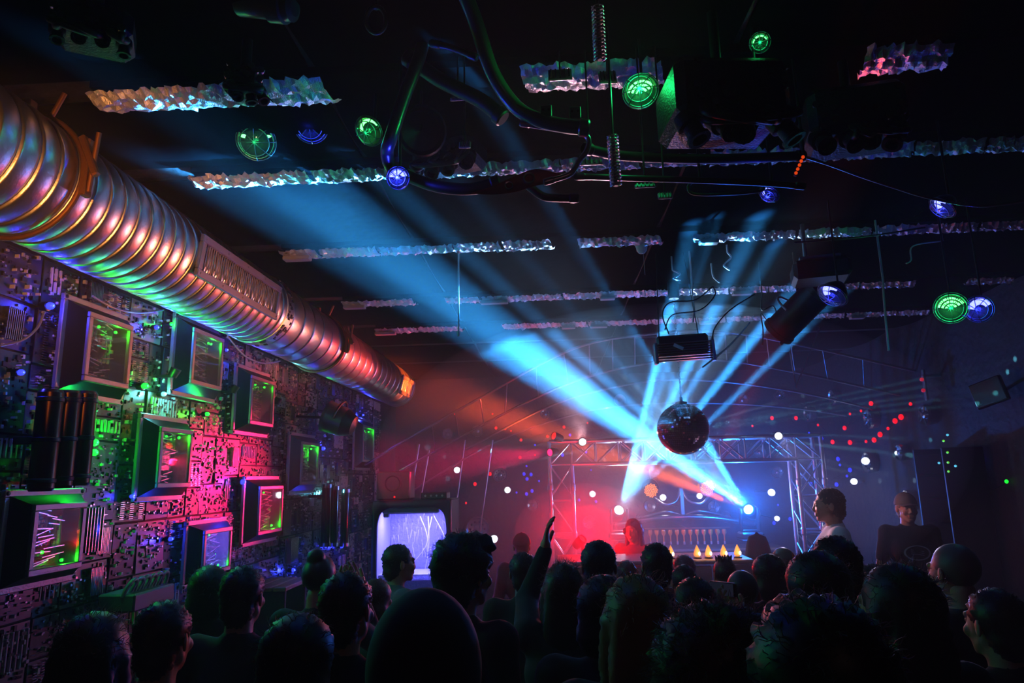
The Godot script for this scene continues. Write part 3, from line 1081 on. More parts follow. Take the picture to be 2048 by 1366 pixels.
func wall_things() -> void:
	var black := mat("black_plastic")
	# dark canisters
	var names := ["left", "middle", "right"]
	for i in 3:
		var p := on_x([92, 128, 163][i], [880, 878, 876][i], WALL + 0.19)
		var t := thing("canister", "%s of the three tall dark metal canisters beside the two green lamps" % names[i], "canister", p)
		var m := MB.new()
		m.lathe(Transform3D.IDENTITY, PackedVector2Array([Vector2(0, -0.25), Vector2(0.05, -0.25), Vector2(0.058, -0.235), Vector2(0.058, 0.235), Vector2(0.05, 0.25), Vector2(0.0, 0.25)]), 24)
		obj("body", m, mat("bronze", Color(0.3, 0.2, 0.13), 0.28, 0.9), t)
		for y in [-0.2, 0.0, 0.2]:
			var b := MB.new()
			b.lathe(Transform3D(Basis.IDENTITY, Vector3(0, y, 0)), PackedVector2Array([Vector2(0.0585, -0.012), Vector2(0.062, -0.008), Vector2(0.062, 0.008), Vector2(0.0585, 0.012)]), 24)
			obj("hoop", b, mat("black_metal"), t)
		var br := MB.new()
		br.cbox(Vector3(-0.11, 0, 0), Vector3(0.11, 0.04, 0.03), 0.004)
		obj("bracket", br, mat("black_metal"), t)
	# finned heat sinks lit blue
	var hs := [[176, 1060, "blue-lit finned heat sink beside the low left frame"], [570, 1045, "blue-lit finned heat sink right of the low red-rimmed frame"], [585, 1100, "tall finned heat sink hung low above the red bench"]]
	for q in hs:
		var p := on_x(q[0], q[1], WALL + 0.12)
		var t := thing("heat_sink", q[2], "heat sink", p)
		var m := MB.new()
		m.cbox(Vector3(-0.03, 0, 0), Vector3(0.012, 0.24, 0.2), 0.002)
		obj("base_plate", m, mat("tinned_metal"), t)
		var f := MB.new()
		f.cbox(Vector3.ZERO, Vector3(0.05, 0.24, 0.006), 0.001)
		var fm := f.mesh()
		for i in 8:
			var o := obj("fin", fm, mat("tinned_metal"), t)
			o.position = Vector3(0, 0, -0.09 + i * 0.0257)
	# coiled cable unit
	var p := on_x(275, 1195, WALL + 0.2)
	var t := thing("coil_unit", "shelf box with thick looped cables lit red and blue, low on the board wall", "cable box", p)
	var m := MB.new()
	m.cbox(Vector3.ZERO, Vector3(0.22, 0.1, 0.42), 0.01)
	obj("box", m, mat("grey_paint", Color(0.35, 0.36, 0.4), 0.5), t)
	for i in 6:
		var c := MB.new()
		c.tube(arc(Vector3(0.04, 0.05, -0.17 + i * 0.065), Vector3(0.0, 0.0, 0.05), Vector3(0.03, 0.075, 0), -0.2, PI + 0.3, 12), 0.012, 7)
		obj("cable_loop", c, mat("grey_cable", Color(0.5, 0.5, 0.55), 0.4), t)
	# red bench
	p = on_x(555, 1168, WALL + 0.25)
	t = thing("bench", "slatted wooden bench lit red at the foot of the board wall", "bench", p)
	for i in 3:
		m = MB.new()
		m.cbox(Vector3(-0.12 + i * 0.13, 0, 0), Vector3(0.11, 0.035, 0.62), 0.006)
		obj("slat", m, mat("bench_wood", Color(0.5, 0.36, 0.26), 0.5), t)
	for z in [-0.24, 0.24]:
		m = MB.new()
		m.cbox(Vector3(0.02, -p.y / 2, z), Vector3(0.3, p.y - 0.03, 0.04), 0.006)
		obj("leg", m, mat("black_metal"), t)
	# green-lit tubes by the cabinet
	for q in [[652, 1030, "green-lit glass tube standing nearest the board wall beside the cabinet"], [668, 1032, "second dark glass tube from the board wall beside the cabinet"], [690, 1035, "third dark glass tube, nearest the lit cabinet"]]:
		p = on_x(q[0], q[1], WALL + 0.22)
		t = thing("glass_tube", q[2], "tube", p)
		m = MB.new()
		m.lathe(Transform3D.IDENTITY, PackedVector2Array([Vector2(0.05, -0.3), Vector2(0.05, 0.3)]), 18)
		obj("tube", m, mat("dark_glass", Color(0.05, 0.09, 0.07), 0.12, 0.2), t)
		for y in [-0.31, 0.31]:
			m = MB.new()
			m.lathe(Transform3D(Basis.IDENTITY, Vector3(0, y, 0)), PackedVector2Array([Vector2(0, -0.02), Vector2(0.057, -0.02), Vector2(0.057, 0.02), Vector2(0, 0.02)]), 18)
			obj("cap", m, mat("tinned_metal"), t)
		m = MB.new()
		m.cbox(Vector3(-0.12, 0.2, 0), Vector3(0.16, 0.03, 0.03), 0.004)
		obj("bracket", m, mat("black_metal"), t)
	# dark drum lamp hanging below the duct
	p = P(676, 840, 7.0)
	t = thing("black_lamp_housing", "black round lamp housing hanging below the far part of the duct", "lamp housing", p, Basis(Vector3(0, 0, 1), 1.2))
	m = MB.new()
	m.lathe(Transform3D.IDENTITY, PackedVector2Array([Vector2(0, -0.2), Vector2(0.1, -0.18), Vector2(0.15, -0.08), Vector2(0.16, 0.1), Vector2(0.17, 0.13), Vector2(0.15, 0.13), Vector2(0.13, 0.02), Vector2(0, 0.0)]), 24)
	obj("housing", m, black, t)
	m = MB.new()
	m.tube(arc(Vector3.ZERO, Vector3(0, 0, 0.18), Vector3(0.2, 0, 0), 0, PI, 14), 0.012, 6)
	obj("yoke", m, black, t)
	m = MB.new()
	m.tube(PackedVector3Array([t.transform.affine_inverse() * (p + Vector3(-0.18, 0.03, 0)), t.transform.affine_inverse() * Vector3(WALL + 0.05, p.y + 0.05, p.z)]), 0.014, 7)
	obj("arm", m, black, t)
	# thin cables sagging along the wall
	for q in [[[[0, 692, 3.0], [45, 680, 3.1], [75, 655, 3.2], [88, 625, 3.25]], "thin cable curling up beside the left blue lamp"], [[[185, 592, 3.6], [230, 617, 3.8], [280, 626, 4.2], [327, 620, 4.5]], "thin cable sagging between the two upper frames"], [[[455, 672, 4.6], [490, 712, 5.0], [530, 727, 5.4], [560, 722, 5.7]], "thin cable sagging below the duct near the darkest frame"]]:
		var tb := obj("cable", cord(q[0], 0.006), mat("grey_cable"))
		tb.set_meta("label", q[1])
		tb.set_meta("category", "cable")

# ---------------------------------------------------------------- the lit glass cabinet
func cabinet() -> void:
	var z := 7.3
	var a := P(745, 1002, z)
	var b := P(903, 1002, z)
	var w := b.x - a.x
	var top := a.y
	var d := 0.6
	var base := 0.75
	var h := top - base
	var t := thing("display_fridge", "dark fridge cabinet with a glass door glowing violet white", "fridge", Vector3((a.x + b.x) / 2, base, -z))
	var paint := mat("cabinet_paint", Color(0.1, 0.12, 0.17), 0.4, 0.2)
	var inner := mat("cabinet_inside", Color(0.7, 0.7, 0.78), 0.5)
	for s in [-1, 1]:
		var m := MB.new()
		m.cbox(Vector3(s * (w / 2 - 0.02), h / 2, -d / 2), Vector3(0.04, h, d), 0.008)
		obj("side_panel", m, paint, t)
	for y in [0.025, h - 0.025]:
		var m := MB.new()
		m.cbox(Vector3(0, y, -d / 2), Vector3(w - 0.08, 0.05, d), 0.008)
		obj("panel", m, paint, t)
	var bk := MB.new()
	bk.box(Vector3(0, h / 2, -d + 0.01), Vector3(w - 0.09, h - 0.1, 0.02))
	var back := obj("back_lining", bk, relief(mat("frosted_lining", Color(0.62, 0.62, 0.78), 0.4), 0.02, 4.0, 6.0), t)
	for s in [-1, 1]:
		var m := MB.new()
		m.box(Vector3(s * (w / 2 - 0.048), h / 2, -d / 2), Vector3(0.012, h - 0.11, d - 0.04))
		obj("lining", m, inner, t)
	# door: rounded frame with pane
	var rows := [PackedVector3Array(), PackedVector3Array(), PackedVector3Array(), PackedVector3Array()]
	for i in 48:
		var an := TAU * i / 48
		var e := Vector2(cos(an), sin(an))
		var q := Vector2(signf(e.x) * pow(absf(e.x), 0.32), signf(e.y) * pow(absf(e.y), 0.32))
		var sq := Vector2(signf(e.x) * pow(absf(e.x), 0.1), signf(e.y) * pow(absf(e.y), 0.1))
		rows[0].append(Vector3(sq.x * w / 2, h / 2 + sq.y * h / 2, 0.0))
		rows[1].append(Vector3(sq.x * (w / 2 - 0.004), h / 2 + sq.y * (h / 2 - 0.004), 0.035))
		rows[2].append(Vector3(q.x * (w / 2 - 0.05), h / 2 + q.y * (h / 2 - 0.07), 0.035))
		rows[3].append(Vector3(q.x * (w / 2 - 0.055), h / 2 + q.y * (h / 2 - 0.075), 0.0))
	var dm := MB.new()
	dm.grid(rows, true)
	var door := obj("door", dm, paint, t)
	var pm := MB.new()
	pm.box(Vector3(0, h / 2, 0.012), Vector3(w - 0.1, h - 0.14, 0.005))
	obj("glass_pane", pm, glass(), door)
	var hm := MB.new()
	hm.tube(curve([Vector3(w / 2 - 0.025, h * 0.35, 0.03), Vector3(w / 2 - 0.025, h * 0.37, 0.07), Vector3(w / 2 - 0.025, h * 0.63, 0.07), Vector3(w / 2 - 0.025, h * 0.65, 0.03)], 4), 0.01, 8)
	obj("handle", hm, mat("aluminium"), door)
	# black lamp cover at the top of the inside
	var cv := MB.new()
	cv.cbox(Vector3(-0.02, h - 0.105, -0.06), Vector3(w - 0.24, 0.07, 0.1), 0.015)
	cv.cbox(Vector3(-w / 2 + 0.14, h - 0.13, -0.06), Vector3(0.06, 0.09, 0.08), 0.01)
	obj("lamp_cover", cv, mat("black_plastic"), t)
	var tm := MB.new()
	tm.tube(PackedVector3Array([Vector3(-w * 0.3, h - 0.09, -0.2), Vector3(w * 0.3, h - 0.09, -0.2)]), 0.013, 10)
	obj("light_tube", tm, mat("violet_glow", Color(0.5, 0.5, 1.0), 0.3, 0.0, 2.0), t)
	var al := AreaLight3D.new()
	al.name = "violet_light"
	al.area_size = Vector2(w * 0.6, 0.05)
	al.light_color = Color(0.45, 0.42, 1.0)
	al.light_energy = 4.0
	al.shadow_enabled = true
	al.area_range = 20.0
	add_child(al)
	al.transform = Transform3D(Basis(Vector3(1, 0, 0), -PI / 2), t.position + Vector3(0, h - 0.11, -0.2))
	for y in [h * 0.38]:
		var m := MB.new()
		m.cbox(Vector3(0, y, -0.3), Vector3(w - 0.1, 0.012, 0.44), 0.003)
		obj("shelf", m, mat("shelf_white", Color(0.85, 0.85, 0.9), 0.3), t)
	# streaks of ice on the back lining
	var ice := MB.new()
	for i in 70:
		var x := rng.randf_range(-0.44, 0.44) * w
		var y := rng.randf_range(0.45, 0.92) * h
		var l := rng.randf_range(0.03, 0.16)
		ice.tube(PackedVector3Array([Vector3(x, y, -d + 0.03), Vector3(x + rng.randf_range(-0.02, 0.02), y - l, -d + 0.032)]), PackedFloat32Array([rng.randf_range(0.003, 0.008), 0.001]), 5)
	stuff(obj("ice", ice, mat("ice_white", Color(0.92, 0.92, 0.98), 0.3), back))
	for q in [[-0.12, 0.1, 0.02, 0.42], [0.08, 0.12, 0.1, 0.4], [0.18, 0.3, 0.16, 0.42], [0.12, 0.1, 0.14, 0.34]]:
		var m := MB.new()
		m.tube(curve([Vector3(q[0], h * 0.4, -0.35), Vector3(q[1], h * 0.62, -0.35), Vector3(q[2] * 1.1, h * 0.85, -0.35)], 6), 0.005, 6)
		obj("wire", m, mat("ice_white"), t)
	# plinth below the cabinet
	var pl := thing("plinth", "black plinth below the violet glowing fridge", "plinth", Vector3(t.position.x, 0, t.position.z - d / 2))
	var m2 := MB.new()
	m2.cbox(Vector3(0, base / 2, 0), Vector3(w, base, d), 0.01)
	obj("box", m2, mat("black_plastic"), pl)
	var kb := MB.new()
	kb.box(Vector3(0, 0.05, 0.01), Vector3(w - 0.1, 0.06, d - 0.02))
	obj("kick_board", kb, mat("black_metal"), pl)
	# loudspeaker on top
	var s := P(792, 958, z + 0.25)
	var sp := thing("loudspeaker", "black loudspeaker box with a small red light standing on the fridge", "loudspeaker", Vector3(s.x, top + 0.004, s.z))
	var sm := MB.new()
	sm.cbox(Vector3(0, 0.15, 0), Vector3(0.36, 0.3, 0.3), 0.012)
	obj("box", sm, mat("black_plastic"), sp)
	var cm := MB.new()
	cm.lathe(Transform3D(Basis(Vector3(1, 0, 0), PI / 2), Vector3(0, 0.17, 0.151)), PackedVector2Array([Vector2(0.1, 0), Vector2(0.1, 0.01), Vector2(0.085, 0.012), Vector2(0.05, -0.02), Vector2(0.03, -0.02), Vector2(0, -0.012)]), 24)
	obj("cone", cm, mat("dark_rubber", Color(0.06, 0.06, 0.065), 0.5), sp)
	var lm := MB.new()
	lm.ball(Vector3(0.02, 0.03, 0.152), Vector3.ONE * 0.01, 8)
	obj("pilot_light", lm, mat("red_glow", GLOW["red"], 0.3, 0.0, 3.0), sp)
	var q := P(875, 985, z + 0.2)
	var bx := thing("mixer_box", "low black box lying beside the loudspeaker on the fridge", "box", Vector3(q.x - 0.02, top + 0.004, q.z))
	var xm := MB.new()
	xm.cbox(Vector3(0, 0.035, 0), Vector3(0.28, 0.07, 0.24), 0.008)
	obj("case", xm, mat("black_plastic"), bx)
	var km := MB.new()
	for i in 4:
		km.lathe(Transform3D(Basis(Vector3(1, 0, 0), PI / 2), Vector3(-0.09 + i * 0.06, 0.035, 0.12)), PackedVector2Array([Vector2(0.012, 0), Vector2(0.01, 0.014), Vector2(0, 0.014)]), 10)
	stuff(obj("knob", km, mat("aluminium"), bx))

# ---------------------------------------------------------------- stage furniture and lamps behind it
func moving_head(px: float, py: float, to: Vector3, label: String) -> void:
	var c := P(px, py, HEAD_Z)
	var d := (to - c).normalized()
	var t := thing("moving_head", label, "spotlight", c - d * 0.06)
	var bs := facing(d)
	var h := MB.new()
	h.lathe(Transform3D(bs, Vector3.ZERO), PackedVector2Array([Vector2(0, -0.24), Vector2(0.07, -0.23), Vector2(0.095, -0.16), Vector2(0.095, -0.02), Vector2(0.075, 0.0), Vector2(0.06, 0.0)]), 20)
	obj("head", h, mat("black_plastic"), t)
	var ln := MB.new()
	ln.lathe(Transform3D(bs, Vector3.ZERO), PackedVector2Array([Vector2(0.062, 0.0), Vector2(0.045, 0.012), Vector2(0.02, 0.018), Vector2(0, 0.02)]), 20, true)
	obj("lens", ln, mat("lens_glow", Color(0.85, 0.93, 1.0), 0.3, 0.0, 14.0), t)
	var y := MB.new()
	for s in [-1, 1]:
		y.cbox(Vector3(s * 0.115, -0.13, 0), Vector3(0.03, 0.3, 0.1), 0.008)
	y.cbox(Vector3(0, -0.28, 0), Vector3(0.26, 0.03, 0.1), 0.008)
	obj("yoke", y, mat("black_plastic"), t)
	var b := MB.new()
	b.cbox(Vector3(0, -0.34, 0), Vector3(0.3, 0.09, 0.26), 0.02)
	obj("base", b, mat("black_plastic"), t)
	var pole := thing("lamp_stand", "black lamp stand under the " + ("left" if px < 1300.0 else "right") + " moving head spotlight", "stand", Vector3(t.position.x, 0, t.position.z))
	var ph := t.position.y - 0.386
	var pm := MB.new()
	pm.tube(PackedVector3Array([Vector3(0, 0.03, 0), Vector3(0, ph - 0.02, 0)]), 0.03, 12)
	obj("pole", pm, mat("black_metal"), pole)
	pm = MB.new()
	pm.cbox(Vector3(0, ph - 0.012, 0), Vector3(0.3, 0.02, 0.28), 0.004)
	obj("top_plate", pm, mat("black_metal"), pole)
	pm = MB.new()
	pm.cbox(Vector3(0, 0.015, 0), Vector3(0.5, 0.03, 0.5), 0.006)
	obj("foot_plate", pm, mat("black_metal"), pole)

# the point on the back or right wall behind a pixel, moved off the wall, and the wall's normal
func on_wall(px: float, py: float, off: float) -> Array:
	var p := P(px, py, -BACK - off)
	if p.x < 4.3 - off:
		return [p, Vector3(0, 0, 1)]
	return [on_x(px, py, 4.3 - off), Vector3(-1, 0, 0)]

func globe(px: float, py: float, z: float, r: float, e: float, label: String, tint := "white") -> void:
	var w := on_wall(px, py, -BACK - z)
	var gap := -BACK - z
	if w[1].x < -0.5:
		gap = r + 0.1
		w = [on_x(px, py, 4.3 - gap), Vector3(-1, 0, 0)]
	var c: Vector3 = w[0]
	var t := thing("globe_lamp", label, "lamp", c, facing(w[1]))
	var m := MB.new()
	m.ball(Vector3.ZERO, Vector3.ONE * r, 14)
	obj("bulb", m, mat(tint + "_globe", GLOW[tint].lerp(Color.WHITE, 0.3), 0.3, 0.0, 2.2), t)
	m = MB.new()
	m.lathe(Transform3D(Basis.IDENTITY, Vector3(0, -r, 0)), PackedVector2Array([Vector2(0, -0.06), Vector2(r * 0.4, -0.06), Vector2(r * 0.75, -0.03), Vector2(r * 0.7, 0.01)]), 14)
	obj("socket", m, mat("aluminium"), t)
	m = MB.new()
	m.tube(PackedVector3Array([Vector3(0, -r - 0.04, 0), Vector3(0, 0.004 - gap, 0)]), 0.008, 6)
	obj("bracket", m, mat("black_metal"), t)
	if e > 0:
		omni(tint + "_light", c + w[1] * (r + 0.02), GLOW[tint], e, r)

# a short stage lamp on a floor pole or clamped on the truss beam
func stage_par(at: Vector3, to: Vector3, tint: String, label: String, hung: int) -> void:
	var bs := facing(to)
	var t := thing("stage_lamp", label, "stage lamp", at)
	var h := MB.new()
	h.lathe(Transform3D(bs, Vector3.ZERO), PackedVector2Array([Vector2(0, -0.14), Vector2(0.045, -0.13), Vector2(0.055, -0.06), Vector2(0.055, 0.012), Vector2(0.048, 0.012), Vector2(0.046, -0.004), Vector2(0, -0.004)]), 18)
	obj("housing", h, mat("black_plastic"), t)
	h = MB.new()
	h.lathe(Transform3D(bs, Vector3.ZERO), PackedVector2Array([Vector2(0.045, -0.002), Vector2(0.02, 0.006), Vector2(0, 0.008)]), 18, true)
	obj("lens", h, mat(tint + "_par_glow", GLOW[tint], 0.3, 0.0, 5.0), t)
	h = MB.new()
	if hung:
		h.cbox(Vector3(0, 0.03, -0.1), Vector3(0.04, 0.05, 0.14), 0.006)
	else:
		h.tube(PackedVector3Array([Vector3(0, -0.05, 0), Vector3(0, 0.02 - at.y, 0)]), 0.018, 8)
		h.cbox(Vector3(0, 0.012 - at.y, 0), Vector3(0.3, 0.02, 0.3), 0.004)
	obj("mount", h, mat("black_metal"), t)

func stage() -> void:
	var L := P(1240, 1016, HEAD_Z)
	moving_head(1240, 1016, P(1400, 700, 6.8), "moving head spotlight at the red side of the stage, throwing white beams to the right")
	moving_head(1493, 1016, P(1150, 760, 6.8), "moving head spotlight at the blue side of the stage, throwing white beams to the left")
	# the desk
	var z := 6.95
	var a := P(1120, 1120, z)
	var b := P(1500, 1118, z)
	var top := b.y
	var dk := thing("dj_desk", "wide grey desk with a panelled front behind the crowd", "desk", Vector3((a.x + b.x) / 2, 0, -z))
	var w := b.x - a.x
	var grey := relief(mat("desk_grey", Color(0.5, 0.48, 0.5), 0.5, 0.1), 0.05, 3.0, 2.0)
	var m := MB.new()
	m.cbox(Vector3(0, top - 0.02, -0.3), Vector3(w + 0.06, 0.04, 0.66), 0.01)
	obj("desktop", m, grey, dk)
	for i in 5:
		m = MB.new()
		m.cbox(Vector3(-w / 2 + w * (i + 0.5) / 5, (top - 0.05) / 2 + 0.01, 0), Vector3(w / 5 - 0.012, top - 0.08, 0.03), 0.008)
		obj("front_panel", m, grey, dk)
	for s in [-1, 1]:
		m = MB.new()
		m.cbox(Vector3(s * (w / 2 - 0.02), (top - 0.05) / 2, -0.32), Vector3(0.03, top - 0.05, 0.58), 0.006)
		obj("side_panel", m, grey, dk)
	# tooth-shaped lamps on the desk
	var lx := [[1345, "nearest the red side of the stage"], [1398, "second from the red side"], [1421, "in the middle of the row"], [1452, "second from the draped cover"], [1480, "nearest to the draped cover"]]
	for q in lx:
		var p := P(q[0], 1112, z + 0.02)
		var t := thing("table_lamp", "small pointed golden table lamp on the desk, " + q[1], "lamp", Vector3(p.x, top + 0.001, -z - 0.1))
		var g := MB.new()
		g.lathe(Transform3D.IDENTITY, PackedVector2Array([Vector2(0.016, 0.012), Vector2(0.034, 0.026), Vector2(0.036, 0.042), Vector2(0.026, 0.075), Vector2(0.011, 0.11), Vector2(0.0, 0.13)]), 14, true)
		obj("shade", g, mat("gold_glow", Color(1.0, 0.72, 0.4), 0.4, 0.0, 0.55), t)
		g = MB.new()
		g.lathe(Transform3D.IDENTITY, PackedVector2Array([Vector2(0, 0), Vector2(0.04, 0), Vector2(0.04, 0.01), Vector2(0.02, 0.014), Vector2(0, 0.014)]), 14)
		obj("base", g, mat("black_metal"), t)
		g = MB.new()
		g.ball(Vector3(0.012, 0.05, 0.05), Vector3(0.012, 0.02, 0.012), 8)
		obj("bulb", g, mat("white_globe", Color(0.95, 0.97, 1.0), 0.3, 0.0, 2.2), t)
		omni("gold_light", t.position + Vector3(0, 0.07, 0.09), Color(1.0, 0.65, 0.3), 0.012, 0.02)
	# draped cover
	var c := P(1518, 1118, 7.95)
	var t2 := thing("cloth_cover", "black cloth draped over a tall device at the blue end of the desk", "cloth", Vector3(c.x, 0, c.z))
	var rows := []
	var hgt := P(1518, 1068, 7.95).y
	for i in 15:
		var s := i / 14.0
		var ring := PackedVector3Array()
		for j in 40:
			var an := TAU * j / 40
			var r := (0.05 + 0.2 * pow(1.0 - s, 0.6)) * (1.0 + 0.1 * (1.0 - s) * sin(an * 7.0 + s * 2.0)) if i < 14 else 0.001
			ring.append(Vector3(r * cos(an), 0.01 + hgt * (1.0 - pow(1.0 - s, 1.4) if s > 0.5 else s * 1.242), -r * sin(an)))
		rows.append(ring)
	m = MB.new()
	m.grid(rows, true)
	obj("cloth", m, mat("black_cloth", Color(0.04, 0.04, 0.05), 0.9), t2)
	var hk := MB.new()
	hk.ball(Vector3(0, hgt, 0), Vector3.ONE * 0.022, 8)
	obj("tie", hk, mat("black_cloth"), t2)
	# round amber lamps
	for q in [[1302, 981, "round amber stage lamp of many small diodes left of the white beams' crossing"], [1415, 976, "round amber stage lamp half behind the white beam on the blue side"]]:
		var p := P(q[0], q[1], 10.4)
		var t := thing("amber_lamp", q[2], "stage lamp", p)
		var h := MB.new()
		h.lathe(Transform3D(Basis(Vector3(1, 0, 0), PI / 2), Vector3.ZERO), PackedVector2Array([Vector2(0, -0.16), Vector2(0.09, -0.15), Vector2(0.115, -0.05), Vector2(0.115, 0.015), Vector2(0.105, 0.015), Vector2(0.103, 0.0), Vector2(0, 0.0)]), 24)
		obj("housing", h, mat("black_plastic"), t)
		var dd := MB.new()
		for i in 60:
			var r := 0.098 * sqrt((i + 0.5) / 60.0)
			var an := i * 2.39996
			dd.ball(Vector3(r * cos(an), r * sin(an), 0.004), Vector3(0.0095, 0.0095, 0.005), 6)
		stuff(obj("diode", dd, mat("amber_glow", Color(1.0, 0.5, 0.06), 0.3, 0.0, 2.4), t))
		var y := MB.new()
		y.tube(arc(Vector3(0, 0, -0.06), Vector3(0.13, 0, 0), Vector3(0, 0.17, 0), 0, PI, 12), 0.01, 6)
		y.tube(PackedVector3Array([Vector3(0, 0.17, -0.06), Vector3(0, 0.3, -0.06), Vector3(0, 0.32, BACK - p.z + 0.003)]), 0.012, 6)
		obj("yoke", y, mat("black_metal"), t)
		spot("amber_light", p + Vector3(0, 0, 0.03), p + Vector3(0, -0.2, 2), Color(1.0, 0.45, 0.05), 0.8, 50.0, 1.0, 0.09)
	# bar of taps
	var b0 := P(1296, 1062, 10.2)
	var b1 := P(1452, 1060, 10.2)
	var bar := thing("tap_rail", "shelf rail with a row of small amber bottles hanging neck down behind the desk", "rail", b0)
	m = MB.new()
	m.cbox((b1 - b0) / 2 + Vector3(0, 0.03, 0), Vector3((b1 - b0).x + 0.1, 0.02, 0.08), 0.004)
	m.cbox((b1 - b0) / 2 + Vector3(0, 0.03, (BACK - b0.z) / 2), Vector3(0.04, 0.02, absf(BACK - b0.z)), 0.004)
	obj("rail", m, mat("bar_wood", Color(0.4, 0.2, 0.12), 0.4), bar)
	var nth := ["first from the red side", "second from the red side", "third from the red side", "fourth from the red side", "fifth from the red side", "sixth from the red side", "sixth from the dark side", "fifth from the dark side", "fourth from the dark side", "third from the dark side", "second from the dark side", "first from the dark side"]
	for i in 12:
		var p := b0.lerp(b1, (i + 0.3) / 11.6)
		var t := thing("bottle", "small amber bottle hanging neck down on the bar rail, %s" % nth[i], "bottle", p, Basis.IDENTITY, "bottles on the bar rail")
		var g := MB.new()
		g.lathe(Transform3D.IDENTITY, PackedVector2Array([Vector2(0, -0.16), Vector2(0.01, -0.16), Vector2(0.011, -0.07), Vector2(0.03, -0.04), Vector2(0.032, 0.0), Vector2(0.028, 0.015), Vector2(0, 0.018)]), 12, true)
		obj("glass", g, mat("amber_glass", Color(0.85, 0.4, 0.12), 0.2), t)
		g = MB.new()
		g.lathe(Transform3D(Basis.IDENTITY, Vector3(0, -0.19, 0)), PackedVector2Array([Vector2(0, 0), Vector2(0.014, 0), Vector2(0.014, 0.04), Vector2(0, 0.045)]), 10)
		obj("spout", g, mat("aluminium"), t)
	omni("bar_light", P(1380, 1040, 10.0), Color(1.0, 0.3, 0.15), 0.05, 0.05)
	globe(1185, 988, 10.9, 0.05, 0.05, "white globe lamp above the red glow at left of the stage back")
	globe(1326, 995, 10.9, 0.05, 0.05, "white globe lamp between the two amber stage lamps")
	globe(1399, 992, 10.9, 0.045, 0.03, "white globe lamp just left of the right amber stage lamp")
	globe(1543, 985, 10.9, 0.055, 0.06, "white globe lamp right of the blue side spotlight")
	globe(1518, 1074, 10.9, 0.055, 0.05, "white globe lamp behind the draped black cover")
	globe(1554, 1037, 10.9, 0.04, 0.02, "small warm globe lamp inside the right truss tower")
	globe(1768, 1062, 10.9, 0.06, 0.06, "bright white globe lamp between the two men on the right")
	globe(1708, 963, 10.9, 0.045, 0.02, "pale globe lamp above the man in the white shirt")
	globe(1731, 922, 10.9, 0.05, 0.02, "pale globe lamp higher up right of the truss")
	globe(988, 1078, 10.9, 0.06, 0.03, "white globe lamp beside the red cap")
	globe(914, 940, 10.9, 0.05, 0.02, "pale globe lamp high left of the truss tower")
	globe(1015, 980, 10.9, 0.05, 0.02, "pale globe lamp left of the truss tower")

# ---------------------------------------------------------------- arched rails, fairy lights and scrap on the back wall
func fairy(label: String, tint: String, pts: Array, r: float) -> void:
	var w0 := on_wall(pts[0][0], pts[0][1], 0.035)
	var t := thing("fairy_light_string", label, "fairy lights", w0[0])
	var o := t.position
	var b := MB.new()
	b.ball(Vector3.ZERO, Vector3(r, r * 1.15, r), 8)
	var bm := b.mesh()
	var last := Vector3.ZERO
	for k in pts.size():
		var w := on_wall(pts[k][0], pts[k][1], 0.035)
		var e := obj("bulb", bm, mat(tint + "_fairy", GLOW[tint], 0.3, 0.0, 1.6), t)
		e.position = w[0] - o
		e.scale = Vector3.ONE * (0.7 + 0.6 * absf(sin(k * 2.1)))
		var at: Vector3 = e.position - w[1] * 0.03
		if k > 0:
			var m := MB.new()
			m.tube(PackedVector3Array([last, at]), 0.004, 4)
			obj("wire", m, mat("black_plastic"), t)
		last = at

